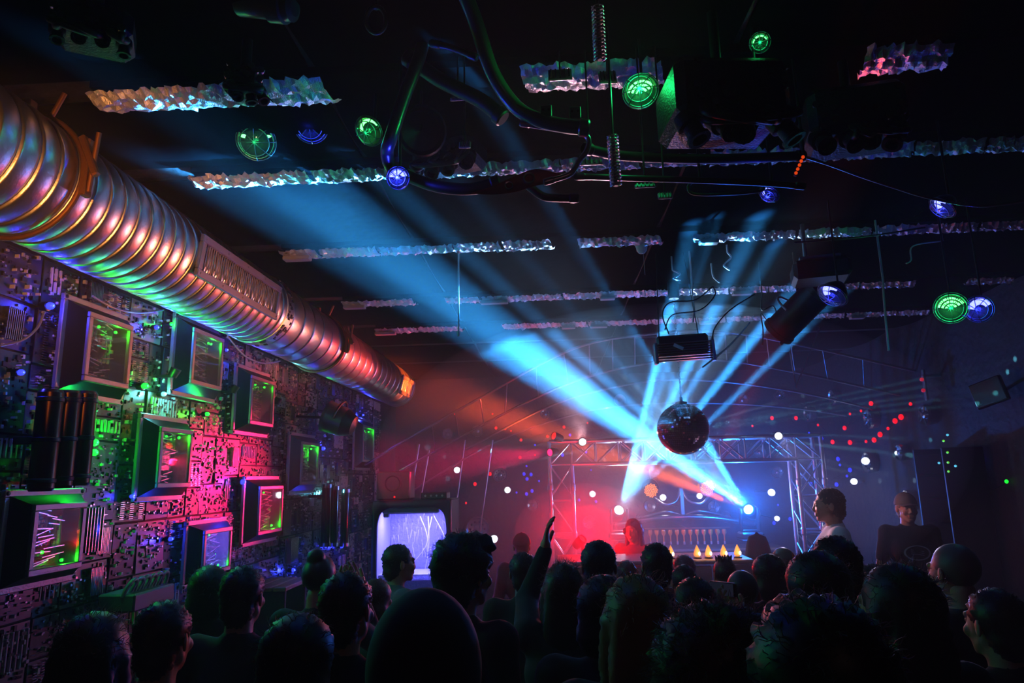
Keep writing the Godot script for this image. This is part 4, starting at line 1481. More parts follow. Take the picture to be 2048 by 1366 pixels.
func back_decor() -> void:
	var rail := mat("rail_metal", Color(0.5, 0.5, 0.54), 0.35, 0.8)
	var curves := [
		[[[730, 930, 8.8], [812, 880, 8.6], [960, 796, 8.2], [1145, 698, 8.0], [1300, 668, 7.9], [1450, 664, 7.9], [1600, 690, 7.9], [1830, 742, 8.2]], "rail pair rising in an arch under the last foil strip, joined by rungs"],
		# the rail below it
		[[[800, 942, 9.0], [1010, 826, 8.6], [1165, 757, 8.4], [1312, 724, 8.3], [1440, 720, 8.3], [1590, 744, 8.3], [1800, 790, 8.5]], "second arched rail below the front one"],
		[[[930, 900, 9.6], [1100, 812, 9.4], [1260, 768, 9.3], [1400, 760, 9.3], [1560, 778, 9.3], [1720, 812, 9.4], [1880, 860, 9.6]], "third arched rail above the truss"],
		[[[820, 985, 10.4], [1000, 880, 10.3], [1200, 818, 10.2], [1400, 806, 10.2], [1600, 818, 10.2], [1780, 850, 10.3], [1930, 900, 10.4]], "rear arched rail behind the truss"]]
	for q in curves:
		var r: Node3D = get_node("arched_rail") if q == curves[1] else thing("arched_rail", "thin steel " + q[1], "rail", P(q[0][0][0], q[0][0][1], q[0][0][2]))
		var path := pix(q[0], 8)
		for i in path.size():
			path[i] -= r.position
		var m := MB.new()
		m.tube(path, 0.016, 6)
		obj("rail", m, rail, r)
	# rungs between the first two rails
	var ra := pix(curves[0][0], 10)
	var rb := pix(curves[1][0], 10)
	var gr: Node3D = get_node("arched_rail")
	for i in range(14, 66, 3):
		var a := ra[i]
		var best := rb[0]
		for p in rb:
			if absf(p.x - a.x * 1.04) < absf(best.x - a.x * 1.04):
				best = p
		var m := MB.new()
		m.tube(PackedVector3Array([a - gr.position, best - gr.position]), 0.008, 5)
		obj("rung", m, rail, gr)
	# leaning poles at the left
	var poles := [[[838, 888, 9.4], [822, 988, 9.4], "first slim pole right of the loudspeaker"], [[858, 900, 9.6], [842, 990, 9.6], "second slim pole right of the loudspeaker"], [[985, 880, 10.0], [968, 1000, 10.0], "slim pole halfway between loudspeaker and truss"], [[930, 880, 10.6], [915, 990, 10.6], "thin pole on the back wall left of the truss"]]
	for q in poles:
		var m := MB.new()
		var a := P(q[0][0], q[0][1], q[0][2])
		var b := P(q[1][0], q[1][1], q[1][2])
		var d := (b - a).normalized()
		var foot := b + d * (b.y / absf(d.y) - 0.01)
		m.tube(PackedVector3Array([a, foot]), 0.016, 6)
		var o := obj("pole", m, rail)
		o.set_meta("label", q[2])
		o.set_meta("category", "pole")
	# panel frame at the right of the arches
	var pf := thing("panel_frame", "thin steel panel frame hanging right of the arched rails", "frame", P(1588, 700, 8.1))
	var m3 := MB.new()
	var loop := PackedVector3Array()
	for q in [[1580, 705], [1600, 640], [1640, 655], [1592, 775], [1580, 705]]:
		loop.append(P(q[0], q[1], 8.1) - pf.position)
	m3.tube(loop, 0.012, 5, false)
	obj("frame", m3, rail, pf)
	# fairy lights
	fairy("string of red fairy lights winding above the right truss corner", "red", [[1505, 852], [1544, 836], [1592, 836], [1636, 850], [1665, 884], [1700, 885], [1732, 883], [1748, 880], [1760, 869], [1776, 857], [1790, 842], [1802, 834], [1821, 808]], 0.026)
	fairy("second string of red fairy lights high on the right of the arches", "red", [[1722, 822], [1742, 807], [1689, 856], [1700, 828]], 0.024)
	fairy("red fairy lights along the left of the arches in the amber haze", "red", [[985, 828], [992, 856], [1010, 857], [1022, 862], [1042, 880], [1128, 854], [1175, 846], [1095, 873], [1040, 915], [1070, 910]], 0.02)
	fairy("few red fairy lights near the loudspeaker", "red", [[910, 828], [980, 948], [950, 968], [932, 1006]], 0.024)
	fairy("string of blue fairy lights left of the truss tower", "blue", [[1070, 890], [1125, 910], [1112, 900], [1053, 932], [1048, 948], [1062, 949], [1078, 962], [1054, 958], [1064, 982], [1033, 985], [1053, 988]], 0.022)
	fairy("string of blue fairy lights inside the left truss tower", "blue", [[1182, 940], [1140, 870], [1172, 904], [1202, 880], [1158, 1000], [1192, 1003]], 0.018)
	fairy("string of blue fairy lights right of the truss tower", "blue", [[1618, 866], [1643, 877], [1676, 918], [1680, 930], [1700, 940], [1652, 962], [1650, 968], [1673, 969], [1622, 968], [1694, 952]], 0.024)
	fairy("few blue fairy lights inside the arch beside the small warm lamp", "blue", [[1556, 1010], [1548, 1046], [1580, 1038], [1325, 1006], [1295, 1010]], 0.022)
	# scrap metal discs, vents and hubs fixed to the back wall
	var spots := [
		[1300, 1012, 0.11, "red-lit hub cap left of the bowed ornament"], [1428, 1014, 0.11, "hub cap right of the bowed ornament"], [1282, 1038, 0.09, "small hub cap above the hair of the performer"], [1452, 1034, 0.09, "small hub cap under the blue side spotlight"],
		[1205, 925, 0.1, "hub cap under the left end of the truss beam"], [1178, 1045, 0.11, "hub cap in the red glow by the left truss tower"], [1520, 905, 0.1, "hub cap behind the truss beam right of the mirror ball"], [1555, 945, 0.1, "hub cap under the right end of the truss beam"],
		[1615, 828, 0.13, "hub cap above the right corner of the truss"], [1665, 795, 0.12, "hub cap near the hanging panel frame"], [1738, 838, 0.13, "hub cap among the red fairy lights"], [1735, 925, 0.14, "large hub cap right of the truss above the white-shirted man"],
		[1800, 905, 0.1, "hub cap on the right wall above the capped man"], [1850, 830, 0.12, "hub cap high on the right wall"], [1000, 950, 0.12, "hub cap left of the truss tower beside blue fairy lights"], [955, 862, 0.1, "hub cap in the amber haze right of the duct's end"],
		[895, 868, 0.1, "hub cap above the loudspeaker"], [1090, 828, 0.09, "hub cap above the left corner of the truss"], [1240, 800, 0.1, "hub cap left of the mirror ball in the white beams"], [1485, 800, 0.11, "hub cap right of the mirror ball"],
		[1560, 790, 0.09, "hub cap under the lowest arched rail on the right"], [880, 1000, 0.14, "hub cap behind the lit fridge"], [1065, 1010, 0.1, "hub cap left of the truss tower in the red haze"], [955, 1058, 0.2, "largest hub cap, low behind the red cap"], [1815, 1000, 0.12, "hub cap on the right wall behind the capped man"]]
	var looks := ["dished", "spoked", "studded"]
	var k := 0
	for s in spots:
		var w := on_wall(s[0], s[1], 0.1)
		var r: float = s[2]
		var t := thing("hub_cap", "%s metal %s" % [looks[k % 3], s[3]], "hub cap", w[0], facing(w[1]), "hub caps on the back and right walls")
		var m := MB.new()
		m.lathe(Transform3D.IDENTITY, PackedVector2Array([Vector2(r * 0.9, -0.098), Vector2(r, -0.01), Vector2(r * 0.93, 0.02), Vector2(r * 0.8, 0.0), Vector2(r * 0.35, -0.015), Vector2(r * 0.3, 0.02), Vector2(r * 0.12, 0.03), Vector2(0, 0.03)]), 24)
		obj("disc", m, mat("scrap_metal", Color(0.6, 0.58, 0.58), 0.28, 0.9), t)
		if k % 3 == 1:
			for i in 5:
				var b := MB.new()
				var an := TAU * i / 5
				b.cbox(Vector3(cos(an) * r * 0.6, 0.014, sin(an) * r * 0.6), Vector3(r * 0.6, 0.02, r * 0.14), 0.004, Basis(Vector3.UP, -an))
				obj("spoke", b, mat("scrap_metal"), t)
		elif k % 3 == 2:
			var b := MB.new()
			for i in 10:
				var an := TAU * i / 10
				b.ball(Vector3(cos(an) * r * 0.6, 0.0, sin(an) * r * 0.6), Vector3(r * 0.1, 0.012, r * 0.1), 8)
			stuff(obj("stud", b, mat("black_metal"), t))
		k += 1
	# curved scrap ornament behind the desk: two bowed plates with a post
	var og := P(1364, 1005, 10.9)
	var orn := thing("scrap_ornament", "bowed metal ornament with a central post on the back wall behind the desk", "ornament", og)
	for s in [-1.0, 1.0]:
		var m := MB.new()
		m.tube(curve([Vector3(0.03 * s, 0.16, 0), Vector3(0.1 * s, 0.02, 0.03), Vector3(0.28 * s, -0.02, 0.05), Vector3(0.42 * s, 0.1, 0.02)], 6), 0.02, 8)
		obj("bow", m, mat("scrap_metal"), orn)
		m = MB.new()
		m.tube(curve([Vector3(0.05 * s, -0.18, 0), Vector3(0.25 * s, -0.13, 0.05), Vector3(0.6 * s, -0.2, 0.02)], 6), 0.018, 8)
		obj("wing", m, mat("scrap_metal"), orn)
	var pm := MB.new()
	pm.cbox(Vector3(0, -0.02, 0), Vector3(0.07, 0.5, 0.05), 0.012)
	pm.box(Vector3(0, -0.1, -0.42), Vector3(0.04, 0.04, 0.84))
	obj("post", pm, mat("scrap_metal"), orn)
	# arched canopy beam above the bar
	var cb := thing("canopy_beam", "shallow arched dark beam above the bar rail behind the desk", "beam", P(1364, 1036, 10.5))
	var path := pix([[1230, 1050, 10.5], [1300, 1038, 10.5], [1364, 1034, 10.5], [1430, 1036, 10.5], [1510, 1048, 10.5]], 6)
	for i in path.size():
		path[i] -= cb.position
	var bm := MB.new()
	bm.tube(path, 0.035, 8)
	obj("beam", bm, mat("scrap_metal"), cb)
	for s in [0, path.size() - 1]:
		bm = MB.new()
		bm.tube(PackedVector3Array([path[s], Vector3(path[s].x, -cb.position.y + 0.01, 0)]), 0.03, 8)
		obj("post", bm, mat("black_metal"), cb)
	# red stage lamp beside the performer and white lamps on the truss
	stage_par(P(1165, 1078, 7.9), Vector3(0.5, 0.5, 0.4), "red", "round red stage lamp low beside the performer", 0)
	stage_par(P(1557, 872, TZ - 0.1), P(1690, 1040, 5.0) - P(1557, 872, TZ - 0.1), "white", "small white stage lamp clamped on the right of the truss beam", 1)
	stage_par(P(1165, 884, TZ - 0.1), P(1180, 1150, 3.0) - P(1165, 884, TZ - 0.1), "white", "small white stage lamp clamped on the left of the truss beam", 1)
	stage_par(P(1108, 872, TZ - 0.12), Vector3(-2.1, 3.4, -7.0) - P(1108, 872, TZ - 0.12), "red", "small red stage lamp on the left truss corner turned to the duct", 1)
	stage_par(P(1100, 905, TZ - 0.12), on_x(450, 970, WALL) - P(1100, 905, TZ - 0.12), "magenta", "small magenta stage lamp on the left truss tower turned to the wall", 1)
	# back counter
	var bc := thing("back_counter", "dark bar counter against the wall behind the desk", "counter", Vector3(1.9, 0, BACK + 0.36))
	var cm := MB.new()
	cm.cbox(Vector3(0, 0.5, 0), Vector3(3.2, 1.0, 0.6), 0.01)
	obj("body", cm, mat("black_paint"), bc)
	cm = MB.new()
	cm.cbox(Vector3(0, 1.02, 0), Vector3(3.3, 0.04, 0.68), 0.01)
	obj("top", cm, mat("desk_grey"), bc)

# ---------------------------------------------------------------- machines and lamps hanging from the ceiling
func pipe(list: Array, r: float, m: Material, called: String, label: String, ends := true) -> Node3D:
	var path := pix(list, 8)
	var o := path[0]
	for i in path.size():
		path[i] -= o
	var t := thing(called, label, "pipe", o)
	var mb := MB.new()
	mb.tube(path, r, 14)
	obj("tube", mb, m, t)
	if ends:
		for k in [0, path.size() - 1]:
			var d := (path[1] - path[0]).normalized() if k == 0 else (path[k] - path[k - 1]).normalized()
			var c := MB.new()
			c.lathe(Transform3D(facing(d), path[k]), PackedVector2Array([Vector2(r, -0.02), Vector2(r * 1.22, -0.014), Vector2(r * 1.22, 0.014), Vector2(r, 0.02), Vector2(0, 0.02)]), 14)
			obj("collar", c, m, t)
	return t

func rod_to_ceiling(t: Node3D, at: Vector3, r := 0.006) -> void:
	var m := MB.new()
	m.tube(PackedVector3Array([at - t.position, Vector3(at.x, CEIL + 0.04, at.z) - t.position]), r, 6)
	var o := obj("hanger", m, mat("black_metal"), t)
	o.transform = Transform3D(t.basis.inverse(), Vector3.ZERO)

# a round car lamp: bowl, arcs of diodes, wire cage, rod up to the ceiling
func car_lamp(at: Vector3, to: Vector3, r: float, tint: String, e: float, arcs: int, label: String) -> void:
	var d := to.normalized()
	var bs := facing(d)
	var t := thing("car_lamp", label, "lamp", at, bs)
	var m := MB.new()
	m.lathe(Transform3D.IDENTITY, PackedVector2Array([Vector2(0, -r * 1.1), Vector2(r * 0.4, -r * 1.05), Vector2(r * 0.85, -r * 0.5), Vector2(r, 0), Vector2(r * 0.96, 0.004), Vector2(r * 0.8, -r * 0.4), Vector2(r * 0.3, -r * 0.7), Vector2(0, -r * 0.72)]), 24, true)
	obj("bowl", m, mat("lamp_bowl", Color(0.1, 0.11, 0.12), 0.3, 0.8), t)
	m = MB.new()
	m.tube(arc(Vector3.ZERO, Vector3(r, 0, 0), Vector3(0, 0, r), 0, TAU, 28), r * 0.06, 7, false, true)
	obj("rim", m, mat("lamp_rim", Color(0.4, 0.42, 0.45), 0.3, 0.9), t)
	for k in arcs:
		var rr := r * (0.8 - 0.24 * k)
		var a := MB.new()
		var n := 7 - k
		for i in n:
			var a0 := PI * 0.1 + PI * 0.8 * i / n - PI
			var a1 := PI * 0.1 + PI * 0.8 * (i + 0.8) / n - PI
			a.tube(arc(Vector3(0, -r * 0.22, r * 0.1), Vector3(rr, 0, 0), Vector3(0, 0, rr), a0, a1, 4), r * (0.075 if arcs == 3 else 0.12), 6)
		stuff(obj("diode_arc", a, mat(tint + "_lamp", GLOW[tint].lerp(Color.WHITE, 0.3), 0.3, 0.0, 5.0), t))
	var cov := MB.new()
	cov.lathe(Transform3D.IDENTITY, PackedVector2Array([Vector2(r * 0.97, 0.002), Vector2(r * 0.75, r * 0.18), Vector2(r * 0.4, r * 0.28), Vector2(0, r * 0.31)]), 20, true)
	obj("glass", cov, glass(), t)
	for k in 4:
		var c := MB.new()
		var u := Vector3(cos(k * PI / 4), 0, sin(k * PI / 4))
		c.tube(arc(Vector3(0, 0, 0), u * r * 1.12, Vector3(0, r * 0.5, 0), 0, PI, 12), 0.0022, 5)
		obj("cage_wire", c, mat("lamp_rim"), t)
	for q in [[1.12, 0.0], [0.8, 0.35]]:
		var c := MB.new()
		c.tube(arc(Vector3(0, r * q[1], 0), Vector3(r * q[0], 0, 0), Vector3(0, 0, r * q[0]), 0, TAU, 24), 0.0022, 5, false, true)
		obj("cage_ring", c, mat("lamp_rim"), t)
	var top := at - d * r * 0.8
	rod_to_ceiling(t, top)
	if e > 0:
		omni(tint + "_light", at + d * r * 0.9, GLOW[tint] if tint != "green" else Color(0.1, 1.0, 0.5), e, r * 0.3)

func engine_block(label: String, at: Vector3, s: Vector3, yaw: float, sd: int) -> void:
	var q := RandomNumberGenerator.new()
	q.seed = sd
	var t := thing("machine_part", label, "machine part", at, Basis(Vector3.UP, yaw))
	var k := clampf(s.y / 0.24, 0.5, 1.0)
	var iron := relief(mat("cast_iron", Color(0.16, 0.17, 0.18), 0.45, 0.7), 0.05, 6.0, 3.0)
	var m := MB.new()
	m.cbox(Vector3.ZERO, s, 0.03)
	obj("block", m, iron, t)
	for i in 4:
		m = MB.new()
		var a := q.randf_range(0, TAU)
		m.lathe(Transform3D(facing(Vector3(q.randf_range(-0.5, 0.5), -1, q.randf_range(0, 1))), Vector3((i / 3.0 - 0.5) * s.x * 0.8, -s.y * 0.45, s.z * 0.3)), PackedVector2Array([Vector2(0.05, 0) * k, Vector2(0.05, 0.05) * k, Vector2(0.035, 0.055) * k, Vector2(0.035, 0.1) * k, Vector2(0.045, 0.105) * k, Vector2(0.045, 0.12) * k, Vector2(0.03, 0.12) * k, Vector2(0.028, 0.08) * k, Vector2(0, 0.08) * k]), 14)
		obj("flange", m, iron, t)
	for i in 5:
		m = MB.new()
		var x0 := q.randf_range(-0.45, 0.45) * s.x
		var x1 := q.randf_range(-0.45, 0.45) * s.x
		m.tube(curve([Vector3(x0, -s.y * 0.4, s.z * 0.45), Vector3(x0, -s.y * 0.7, s.z * 0.7), Vector3(x1, -s.y * 0.75, s.z * 0.6), Vector3(x1, -s.y * 0.4, s.z * 0.3)], 6), 0.012, 7)
		obj("hose", m, mat("dark_rubber"), t)
	var b := MB.new()
	for i in 14:
		b.lathe(Transform3D(Basis(Vector3(1, 0, 0), PI / 2), Vector3(q.randf_range(-0.45, 0.45) * s.x, q.randf_range(-0.4, 0.4) * s.y, s.z / 2)), PackedVector2Array([Vector2(0.014, 0), Vector2(0.014, 0.012), Vector2(0, 0.012)]), 6)
	stuff(obj("bolt", b, mat("tinned_metal"), t))
	m = MB.new()
	m.tube(PackedVector3Array([Vector3(0, s.y * 0.4, 0), Vector3(0, CEIL + 0.03 - at.y, 0)]), 0.02, 8)
	obj("hanger", m, mat("black_metal"), t)

func machinery() -> void:
	var green := mat("green_pipe", Color(0.3, 0.42, 0.38), 0.3, 0.6)
	var steel := mat("dark_steel", Color(0.35, 0.35, 0.38), 0.3, 0.85)
	var black := mat("black_metal")
	# chassis tubes
	var g := pipe([[918, -40, 2.05], [950, 40, 2.15], [985, 145, 2.25], [1030, 212, 2.3], [1078, 240, 2.3], [1130, 252, 2.3], [1168, 256, 2.3]], 0.027, green, "chassis_tube", "thick green-lit bent chassis tube sweeping down from the top of the picture")
	for q in [[1092, 222, "plate with two holes"], [1150, 225, "gusset"]]:
		var p := P(q[0], q[1], 2.28) - g.position
		var m := MB.new()
		m.cbox(p, Vector3(0.042, 0.045, 0.006), 0.002)
		obj("bracket", m, green, g)
		var hm := MB.new()
		for s in [-1, 1]:
			hm.lathe(Transform3D(Basis(Vector3(1, 0, 0), PI / 2), p + Vector3(s * 0.011, 0.004, 0.003)), PackedVector2Array([Vector2(0.005, 0), Vector2(0.005, 0.001), Vector2(0, 0.001)]), 8)
		stuff(obj("hole", hm, black, g))
	pipe([[1050, 248, 2.32], [1100, 256, 2.32], [1150, 259, 2.32], [1176, 276, 2.32], [1174, 300, 2.32], [1158, 322, 2.32], [1140, 348, 2.32], [1098, 362, 2.32]], 0.0105, mat("pale_steel", Color(0.75, 0.66, 0.7), 0.25, 0.8), "bent_rod", "slim pale steel rod bent in a loop under the green chassis tube")
	pipe([[850, 60, 2.4], [838, 115, 2.4], [808, 195, 2.4], [782, 275, 2.4], [774, 305, 2.45], [782, 334, 2.5], [800, 346, 2.56]], 0.026, steel, "exhaust_pipe", "dark steel exhaust pipe with a bright edge slanting down between the blue lamps")
	pipe([[800, 346, 2.56], [870, 372, 2.52], [940, 378, 2.5], [990, 366, 2.5]], 0.024, black, "cross_pipe", "black pipe running on from the lower end of the exhaust pipe")
	pipe([[1050, 366, 2.5], [1085, 392, 2.5], [1120, 396, 2.5], [1148, 396, 2.5]], 0.016, black, "hose_pipe", "short black hose with a wide nozzle below the dark red plate")
	pipe([[870, 88, 2.2], [905, 96, 2.2], [945, 112, 2.2]], 0.012, green, "short_pipe", "short green-lit pipe stub left of the thick green tube")
	pipe([[820, 118, 2.45], [880, 160, 2.45], [960, 200, 2.45], [1000, 232, 2.45]], 0.03, black, "frame_beam", "dark slanting beam behind the green chassis tube")
	pipe([[1160, 353, 2.4], [1250, 356, 2.42], [1380, 360, 2.45], [1520, 366, 2.5], [1600, 372, 2.5]], 0.012, steel, "long_rod", "long thin steel rod running right from the red plate")
	pipe([[1175, 298, 2.4], [1250, 312, 2.5], [1420, 318, 2.6], [1600, 312, 2.7]], 0.02, black, "long_beam", "long black beam right of the bent rod")
	pipe([[1604, 312, 2.7], [1660, 330, 2.75], [1720, 352, 2.8], [1780, 372, 2.85], [1860, 396, 2.9], [1960, 412, 3.0], [2060, 400, 3.0]], 0.006, mat("pale_steel"), "guy_wire", "thin pale rod slanting down to the right toward the far blue lamp", false)
	pipe([[1376, 372, 2.6], [1380, 384, 2.6], [1400, 389, 2.6], [1460, 388, 2.6], [1520, 382, 2.6], [1527, 372, 2.6], [1515, 364, 2.6], [1400, 362, 2.6], [1376, 372, 2.6]], 0.006, steel, "rod_loop", "flat oval loop of thin steel rod under the long steel rod", false)
	rod_to_ceiling(get_node("rod_loop"), P(1400, 362, 2.6))
	# red plate
	var rp := thing("red_plate", "dark red pressed steel plate with two round holes hanging under the bent rod", "plate", P(1045, 362, 2.42))
	var top := [[942, 386], [985, 372], [1030, 352], [1070, 338], [1110, 345], [1142, 354]]
	var bot := [[942, 387], [985, 389], [1030, 384], [1070, 372], [1110, 364], [1142, 356]]
	var rows := []
	for k in 4:
		var row := PackedVector3Array()
		var a := pix(_with_depth(top if k < 2 else bot, 2.4 if k == 0 or k == 3 else 2.44), 5)
		for p in a:
			row.append(p - rp.position)
		rows.append(row)
	rows.append(rows[0])
	var m := MB.new()
	m.grid(rows)
	obj("plate", m, mat("red_paint", Color(0.5, 0.1, 0.12), 0.35, 0.3), rp)
	for q in [[1058, 356, 0.022], [1018, 371, 0.016]]:
		m = MB.new()
		m.lathe(Transform3D(Basis(Vector3(1, 0, 0), PI / 2), P(q[0], q[1], 2.39) - rp.position), PackedVector2Array([Vector2(q[2], -0.01), Vector2(q[2], 0.004), Vector2(q[2] * 0.75, 0.003), Vector2(q[2] * 0.7, -0.012)]), 16)
		obj("hole_rim", m, mat("pale_steel"), rp)
	# engine parts in the dark
	engine_block("dark engine block hung above the lit pipes near the top centre", P(1090, 70, 2.85), Vector3(0.5, 0.26, 0.3), 0.2, 3)
	engine_block("dark gearbox hung behind the exhaust pipe between the blue lamps", P(900, 300, 3.25), Vector3(0.34, 0.2, 0.24), -0.3, 4)
	engine_block("dark machine block hung to the right of the green lamp", P(1440, 210, 2.3), Vector3(0.4, 0.22, 0.3), 0.1, 5)
	engine_block("dark machine block in the shade of the upper left ceiling", P(490, 165, 2.3), Vector3(0.13, 0.1, 0.13), 0.4, 6)
	engine_block("dark machine block at the far top right under the orange-lit foil", P(1700, 245, 2.65), Vector3(0.36, 0.2, 0.3), -0.2, 7)
	engine_block("dark machine block at the top left corner of the ceiling", P(190, 60, 2.0), Vector3(0.24, 0.12, 0.2), 0.5, 8)
	# big cylinder at the top left and rings
	var gc := thing("green_cylinder", "green-lit metal cylinder with hoops at the top edge", "cylinder", P(560, 12, 2.1), facing(Vector3(1, -0.25, 0.1)))
	m = MB.new()
	m.lathe(Transform3D.IDENTITY, PackedVector2Array([Vector2(0, -0.16), Vector2(0.05, -0.16), Vector2(0.05, -0.04), Vector2(0.06, -0.035), Vector2(0.06, 0.02), Vector2(0.05, 0.025), Vector2(0.05, 0.05), Vector2(0.03, 0.06), Vector2(0, 0.06)]), 22)
	obj("body", m, green, gc)
	rod_to_ceiling(gc, gc.position + Vector3(0, 0.03, 0))
	var rg := thing("metal_ring", "dim green-edged metal ring near the top centre of the ceiling", "ring", P(752, 40, 2.1))
	m = MB.new()
	m.tube(arc(Vector3.ZERO, Vector3(0.035, 0, 0), Vector3(0, 0.045, 0.01), 0, TAU, 20), 0.008, 7, false, true)
	obj("ring", m, green, rg)
	rod_to_ceiling(rg, rg.position + Vector3(0, 0.04, 0))
	# black tubs behind the exhaust pipe
	var tub := thing("black_drum", "black round drum lamp body beside the exhaust pipe", "drum", P(842, 262, 2.7), facing(Vector3(0.3, -0.5, 0.8)))
	m = MB.new()
	m.lathe(Transform3D.IDENTITY, PackedVector2Array([Vector2(0, -0.12), Vector2(0.09, -0.11), Vector2(0.105, 0.0), Vector2(0.11, 0.02), Vector2(0.1, 0.03), Vector2(0.085, 0.01), Vector2(0, -0.02)]), 22)
	obj("drum", m, mat("black_plastic"), tub)
	rod_to_ceiling(tub, tub.position)
	# coil springs (shock absorbers)
	for q in [[1195, 10, 1200, 120, 2.1, "dark shock absorber spring at the top centre right"], [1225, 270, 1232, 372, 2.35, "pale shock absorber spring hanging below the green lamp"]]:
		var a := P(q[0], q[1], q[4])
		var b := P(q[2], q[3], q[4])
		var t := thing("coil_spring", q[5], "spring", a)
		m = MB.new()
		var path := PackedVector3Array()
		var d := b - a
		var x := d.cross(Vector3(0, 0, 1)).normalized()
		var z := d.cross(x).normalized()
		for i in 15 * 12 + 1:
			var an := TAU * i / 12.0
			path.append(d * (i / 180.0) + (x * cos(an) + z * sin(an)) * 0.02)
		m.tube(path, 0.0035, 5)
		obj("spring", m, mat("tinned_metal"), t)
		m = MB.new()
		m.tube(PackedVector3Array([Vector3(0, 0, 0), d]), 0.008, 8)
		obj("damper", m, steel, t)
		rod_to_ceiling(t, a)
	# panel of pins and small plates around the spring
	for q in [[1180, 325, 0.06, 0.02, "small silver finned plate left of the pale spring"], [1290, 372, 0.05, 0.012, "small silver plate below the green lamp"], [1330, 392, 0.035, 0.02, "small pale clip under the long steel rod"], [930, 290, 0.03, 0.025, "small pale clip behind the exhaust pipe"], [916, 198, 0.04, 0.014, "small tan key-shaped plate above the gearbox"], [1270, 50, 0.08, 0.05, "pale square plate at the top above the green lamp"], [1120, 150, 0.06, 0.05, "grey plate behind the green chassis tube"], [1215, 155, 0.045, 0.055, "grey upright plate left of the green lamp"]]:
		var c := P(q[0], q[1], 2.5)
		var t := thing("small_plate", q[4], "plate", c, Basis(Vector3(1, 0, 0), -0.5))
		m = MB.new()
		m.cbox(Vector3.ZERO, Vector3(q[2] * 1.6, q[3] * 1.6, 0.008), 0.003)
		obj("plate", m, mat("grey_steel"), t)
		m = MB.new()
		for i in 5:
			m.box(Vector3((i - 2) * q[2] * 0.3, 0, 0.006), Vector3(q[2] * 0.1, q[3] * 1.3, 0.008))
		stuff(obj("rib", m, mat("tinned_metal"), t))
		rod_to_ceiling(t, c, 0.004)
	# lamps
	car_lamp(P(1281, 182, 2.4), Vector3(-0.3, -0.15, 1), 0.062, "green", 0.035, 3, "large bright green car lamp in a wire cage near the top centre right")
	spot("green_light", P(1262, 176, 2.36), P(1040, 200, 2.28), Color(0.1, 1.0, 0.45), 0.3, 26.0, 1.0, 0.03)
	car_lamp(P(512, 282, 3.0), Vector3(0.15, -0.6, 0.8), 0.085, "green", 0.012, 1, "dim green car lamp in a wire cage above the duct, left of its blue twin")
	car_lamp(P(622, 252, 3.0), Vector3(0.1, -0.5, 0.9), 0.075, "blue", 0.08, 2, "bright blue car lamp in a wire cage beside the dim green one")
	car_lamp(P(738, 262, 2.7), Vector3(-0.3, -0.6, 0.6), 0.06, "green", 0.01, 1, "small green car lamp left of the exhaust pipe")
	car_lamp(P(796, 356, 2.45), Vector3(0.0, -0.3, 1.0), 0.04, "blue", 0.08, 2, "blue car lamp at the lower end of the exhaust pipe")
	car_lamp(P(1902, 616, 4.2), Vector3(-0.55, -0.2, 0.8), 0.085, "green", 0.03, 3, "green car lamp of the pair hanging at the right, left one")
	car_lamp(P(1958, 618, 4.2), Vector3(-0.75, -0.2, 0.55), 0.075, "blue", 0.04, 2, "blue car lamp of the pair hanging at the right, right one")
	car_lamp(P(1885, 415, 3.2), Vector3(-0.7, -0.7, -0.1), 0.06, "blue", 0.03, 2, "blue car lamp seen from the side at the end of the slanting rod")
	car_lamp(P(1665, 590, 4.15), Vector3(-0.5, -0.6, 0.1), 0.085, "blue", 0.03, 2, "blue car lamp seen from the side behind the black projector")
	car_lamp(P(1538, 388, 2.8), Vector3(-0.5, -0.7, 0.2), 0.04, "blue", 0.02, 1, "small blue car lamp under the right end of the oval rod loop")
	car_lamp(P(1520, 85, 2.4), Vector3(-0.3, -0.5, 0.8), 0.035, "green", 0.004, 1, "tiny dotted green lamp at the top right above the machine block")
	car_lamp(P(1512, 152, 2.4), Vector3(-0.3, -0.5, 0.8), 0.03, "blue", 0.004, 1, "tiny dotted blue lamp below the tiny green one at top right")
	# amber indicator strip
	var ai := thing("amber_indicator", "short strip of amber indicator lights where the slanting rod begins", "lamp", P(1598, 330, 2.6))
	for i in 5:
		m = MB.new()
		m.ball(P(1606 - i * 3.5, 314 + i * 8, 2.6) - ai.position, Vector3.ONE * 0.007, 8)
		obj("bulb", m, mat("amber_small", Color(1.0, 0.3, 0.05), 0.3, 0.0, 0.7), ai)
	m = MB.new()
	m.tube(PackedVector3Array([P(1607, 310, 2.61) - ai.position, P(1590, 352, 2.61) - ai.position]), 0.006, 6)
	obj("strip", m, black, ai)
	rod_to_ceiling(ai, P(1607, 311, 2.61))
	# heater with a ribbed grille, hanging over the stage
	var hz := 5.0
	var hc := P(1368, 700, hz)
	var ht := thing("ceiling_heater", "dark heater box with a ribbed grille front hanging on cables over the stage", "heater", hc, Basis(Vector3(0, 0, 1), 0.04).scaled(Vector3.ONE * 0.83))
	m = MB.new()
	m.cbox(Vector3(0, 0.045, -0.16), Vector3(0.46, 0.2, 0.3), 0.02)
	obj("body", m, mat("black_plastic"), ht)
	for i in 8:
		m = MB.new()
		m.cbox(Vector3(0, -0.09 + i * 0.021, 0.01 + i * 0.004), Vector3(0.47, 0.011, 0.05), 0.003)
		obj("rib", m, mat("heater_rib", Color(0.5, 0.42, 0.42), 0.35, 0.7), ht)
	for s in [-1, 1]:
		m = MB.new()
		m.cbox(Vector3(s * 0.25, -0.02, 0.0), Vector3(0.03, 0.19, 0.08), 0.006)
		obj("end_plate", m, mat("grey_steel"), ht)
	m = MB.new()
